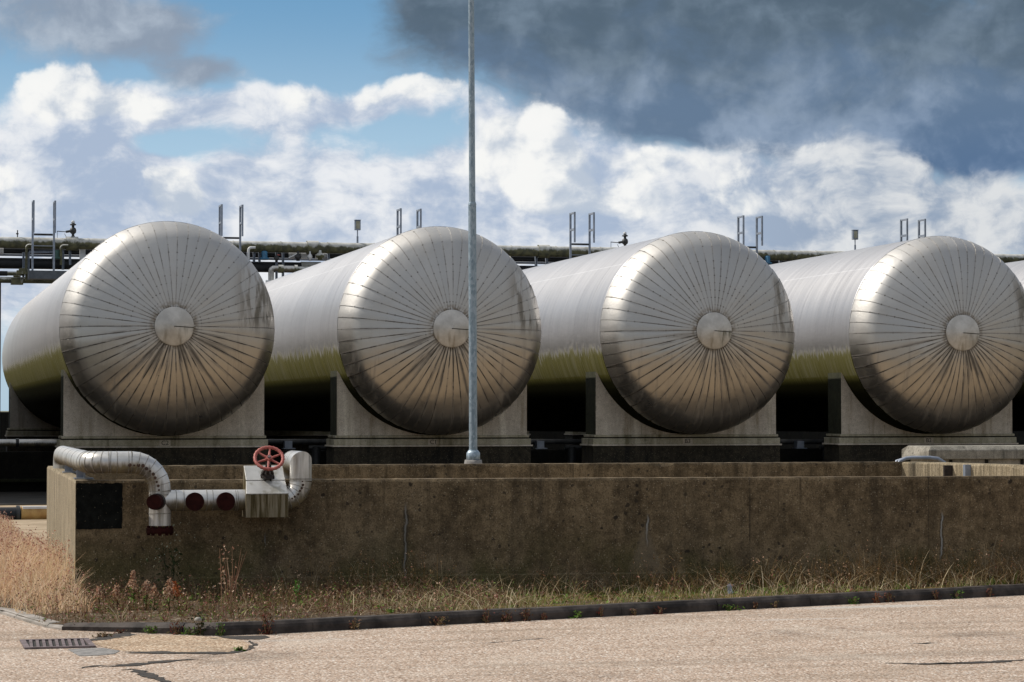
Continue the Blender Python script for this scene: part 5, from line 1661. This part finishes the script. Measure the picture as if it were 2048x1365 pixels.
def bushy(px_, pyb, h, w, n, leafm, label, name='kerb_weed', group=None, onroad=False, stemm=None):
    p = atZ(px_, pyb, 0) if onroad else ground_pt(px_, pyb)
    if onroad and pyb < 1274 and px_ > 280: p.y = min(p.y, kerbY(p.x) - .03); h *= 1.25; w *= 1.15; n = int(n * 1.3)
    v = thing(name, p, label, 'weed', group)
    b = MB()
    for i in range(5):
        e = p + Vector((random.uniform(-w, w) * .7, random.uniform(-w, w) * .3, h * random.uniform(.6, 1)))
        b.tube([p - Vector((0, 0, .01)), p + (e - p) * .5 + Vector((random.uniform(-.01, .01), 0, .01)), e], [.0035, .0025, .001], 5)
    b.build('stems', stemm or M_weed, v)
    b = MB()
    for i in range(n):
        f = random.random(); leafquad(b, p + Vector((random.gauss(0, w * .4), random.gauss(0, w * .22), h * f)), random.uniform(.007, .02) * (1.2 - .5 * f))
    b.build('leaves', leafm, v, recalc=False)
    return v


bushy(595, 1201, .19, .05, 70, M_brightweed, 'fresh bright green weed standing alone at the wall foot', 'green_weed')
bushy(1561, 1186, .10, .05, 40, M_greenweed, 'small yellow green weed on the mossy strip at right', 'green_weed')
bushy(1085, 1192, .10, .06, 40, M_redweed, 'reddish weed leaning on the mossy strip at mid wall', 'red_weed')
KW = [(432, 1268, .13, .05, 90, M_darkleaf, 'dark green bushy weed in the kerb face below the valve box'),
      (527, 1268, .20, .06, 110, M_redweed, 'tall red leaved weed before the kerb below the handwheel'),
      (436, 1272, .07, .03, 25, M_greenweed, None)]
kw = [(295, 1262, .05, .07, 45, M_greenweed, 'pale green kerb weed near the broken slab'), (343, 1262, .08, .05, 45, M_redweed, 'small purple kerb weed right of the pale green one'),
      (368, 1263, .05, .05, 30, M_greenweed, 'tiny green kerb weed between purple and dark green weeds'), (395, 1268, .14, .07, 110, M_darkleaf, 'dark bushy kerb weed, largest left of the red one'),
      (437, 1270, .08, .04, 40, M_greenweed, 'grey green kerb weed left of the red one'), (530, 1268, .19, .07, 130, M_redweed, 'tallest red leaved weed before the kerb under the valve box'),
      (702, 1257, .07, .05, 40, M_weed, 'brown kerb weed below the middle of the wall left part'), (863, 1246, .06, .08, 50, M_weed, 'low spreading olive kerb weed left of the red trio'),
      (962, 1243, .09, .04, 45, M_redweed, 'bright red kerb weed, first of the red trio'), (1003, 1241, .08, .07, 55, M_redweed, 'dark red kerb weed, second of the red trio'), (1045, 1240, .08, .05, 50, M_redweed, 'dark red kerb weed, third of the red trio'),
      (1075, 1237, .05, .03, 25, M_redweed, 'small red kerb weed right of the red trio'), (1140, 1233, .05, .06, 30, M_greenweed, 'flat green kerb weed with long leaf at mid kerb'),
      (1182, 1229, .07, .03, 28, M_redweed, 'slim rusty kerb weed at mid kerb'), (1245, 1225, .05, .03, 25, M_weed, 'small rusty kerb weed right of mid kerb'),
      (1292, 1222, .05, .05, 30, M_redweed, 'low reddish kerb weed right of mid kerb'), (1440, 1216, .04, .09, 45, M_greenweed, 'flat green kerb weed under the blue litter'),
      (1485, 1213, .05, .03, 25, M_redweed, 'slim red kerb weed right of the blue litter'), (1525, 1211, .05, .03, 22, M_weed, 'tiny brown kerb weed right of the slim red one'),
      (1693, 1206, .06, .06, 40, M_greenweed, 'fresh green kerb weed under the right part of the wall'), (1741, 1204, .07, .04, 35, leafmat('orange_leaves', [(.22, .07, .025), (.16, .05, .025)]), 'bright orange kerb weed at right'),
      (1766, 1203, .07, .04, 35, M_redweed, 'rusty kerb weed just right of the orange one'), (1853, 1197, .07, .04, 30, M_redweed, 'slim rusty kerb weed at right beside the white scrap'), (1902, 1196, .06, .06, 35, M_greenweed, 'green kerb weed above the white scrap'),
      (1963, 1192, .07, .03, 26, M_redweed, 'slim red kerb weed nearest the right edge'),
      (205, 1275, .04, .10, 60, M_weed, 'dusty weed filling the crack right of the drain grate'), (478, 1303, .03, .05, 40, M_greenweed, 'mossy weed at the right end of the slab crack'),
      (240, 1268, .03, .05, 35, M_redweed, 'reddish weed in the crack by the dropped kerb')]
for (px_, py_, h, w, n_, m_, lab) in kw: bushy(px_, py_, h, w, n_, m_, lab, 'kerb_weed', 'weeds in the gutter and cracks', True)
# dry straw stems by the kerb
p = atZ(240, 1262, 0); v = thing('straw_tuft', p, 'pale dry straw tuft bending over the kerb near the broken slab', 'weed')
b = MB()
for i in range(9):
    lx = random.uniform(-.13, .12); h = random.uniform(.12, .24); b.tube([p, p + Vector((lx * .3, .02, h * .6)), p + Vector((lx, .05, h))], [.003, .0025, .001], 5)
b.build('stems', M_straw, v)
p = ground_pt(1459, 1188); b = MB()
for i in range(7):
    a = random.uniform(-1, 1); q = b.verts([p + Vector((random.uniform(-.05, .02), random.uniform(-.03, .03), 0)), p + Vector((random.uniform(-.02, .05), random.uniform(-.03, .03), .01)), p + Vector((random.uniform(0, .05), random.uniform(-.03, .03), random.uniform(.04, .10))), p + Vector((random.uniform(-.05, 0), random.uniform(-.03, .03), random.uniform(.03, .08)))]); b.face((q, q + 1, q + 2, q + 3))
tag(b.build('litter', M_litter, recalc=False), 'crumpled pale blue plastic scrap on the mossy strip by the kerb', 'litter')
p = atZ(1892, 1198, 0); b = MB(); b.verts([p + Vector((-.06, -.02, .004)), p + Vector((.05, -.03, .006)), p + Vector((.06, .04, .02)), p + Vector((-.04, .05, .015))]); b.face((0, 1, 2, 3))
tag(b.build('paper_scrap', M_litter, recalc=False), 'flat white scrap lying in the gutter at the right', 'litter')
for k, (px_, py_, s_, lab) in enumerate(((323, 1265, .022, 'round pale pebble in the gutter near the broken slab'), (396, 1245, .03, 'pale stone on the verge edge above the kerb'), (1008, 1242, .018, 'small grey pebble in the gutter at mid kerb'))):
    p = atZ(px_, py_, .0 if k != 1 else .12); b = MB(); b.lathe([(s_ * .5, 0), (s_, s_ * .4), (s_ * .9, s_ * .9), (s_ * .4, s_ * 1.25)], p, 9)
    tag(b.build('pebble', M_stone), lab, 'stone')
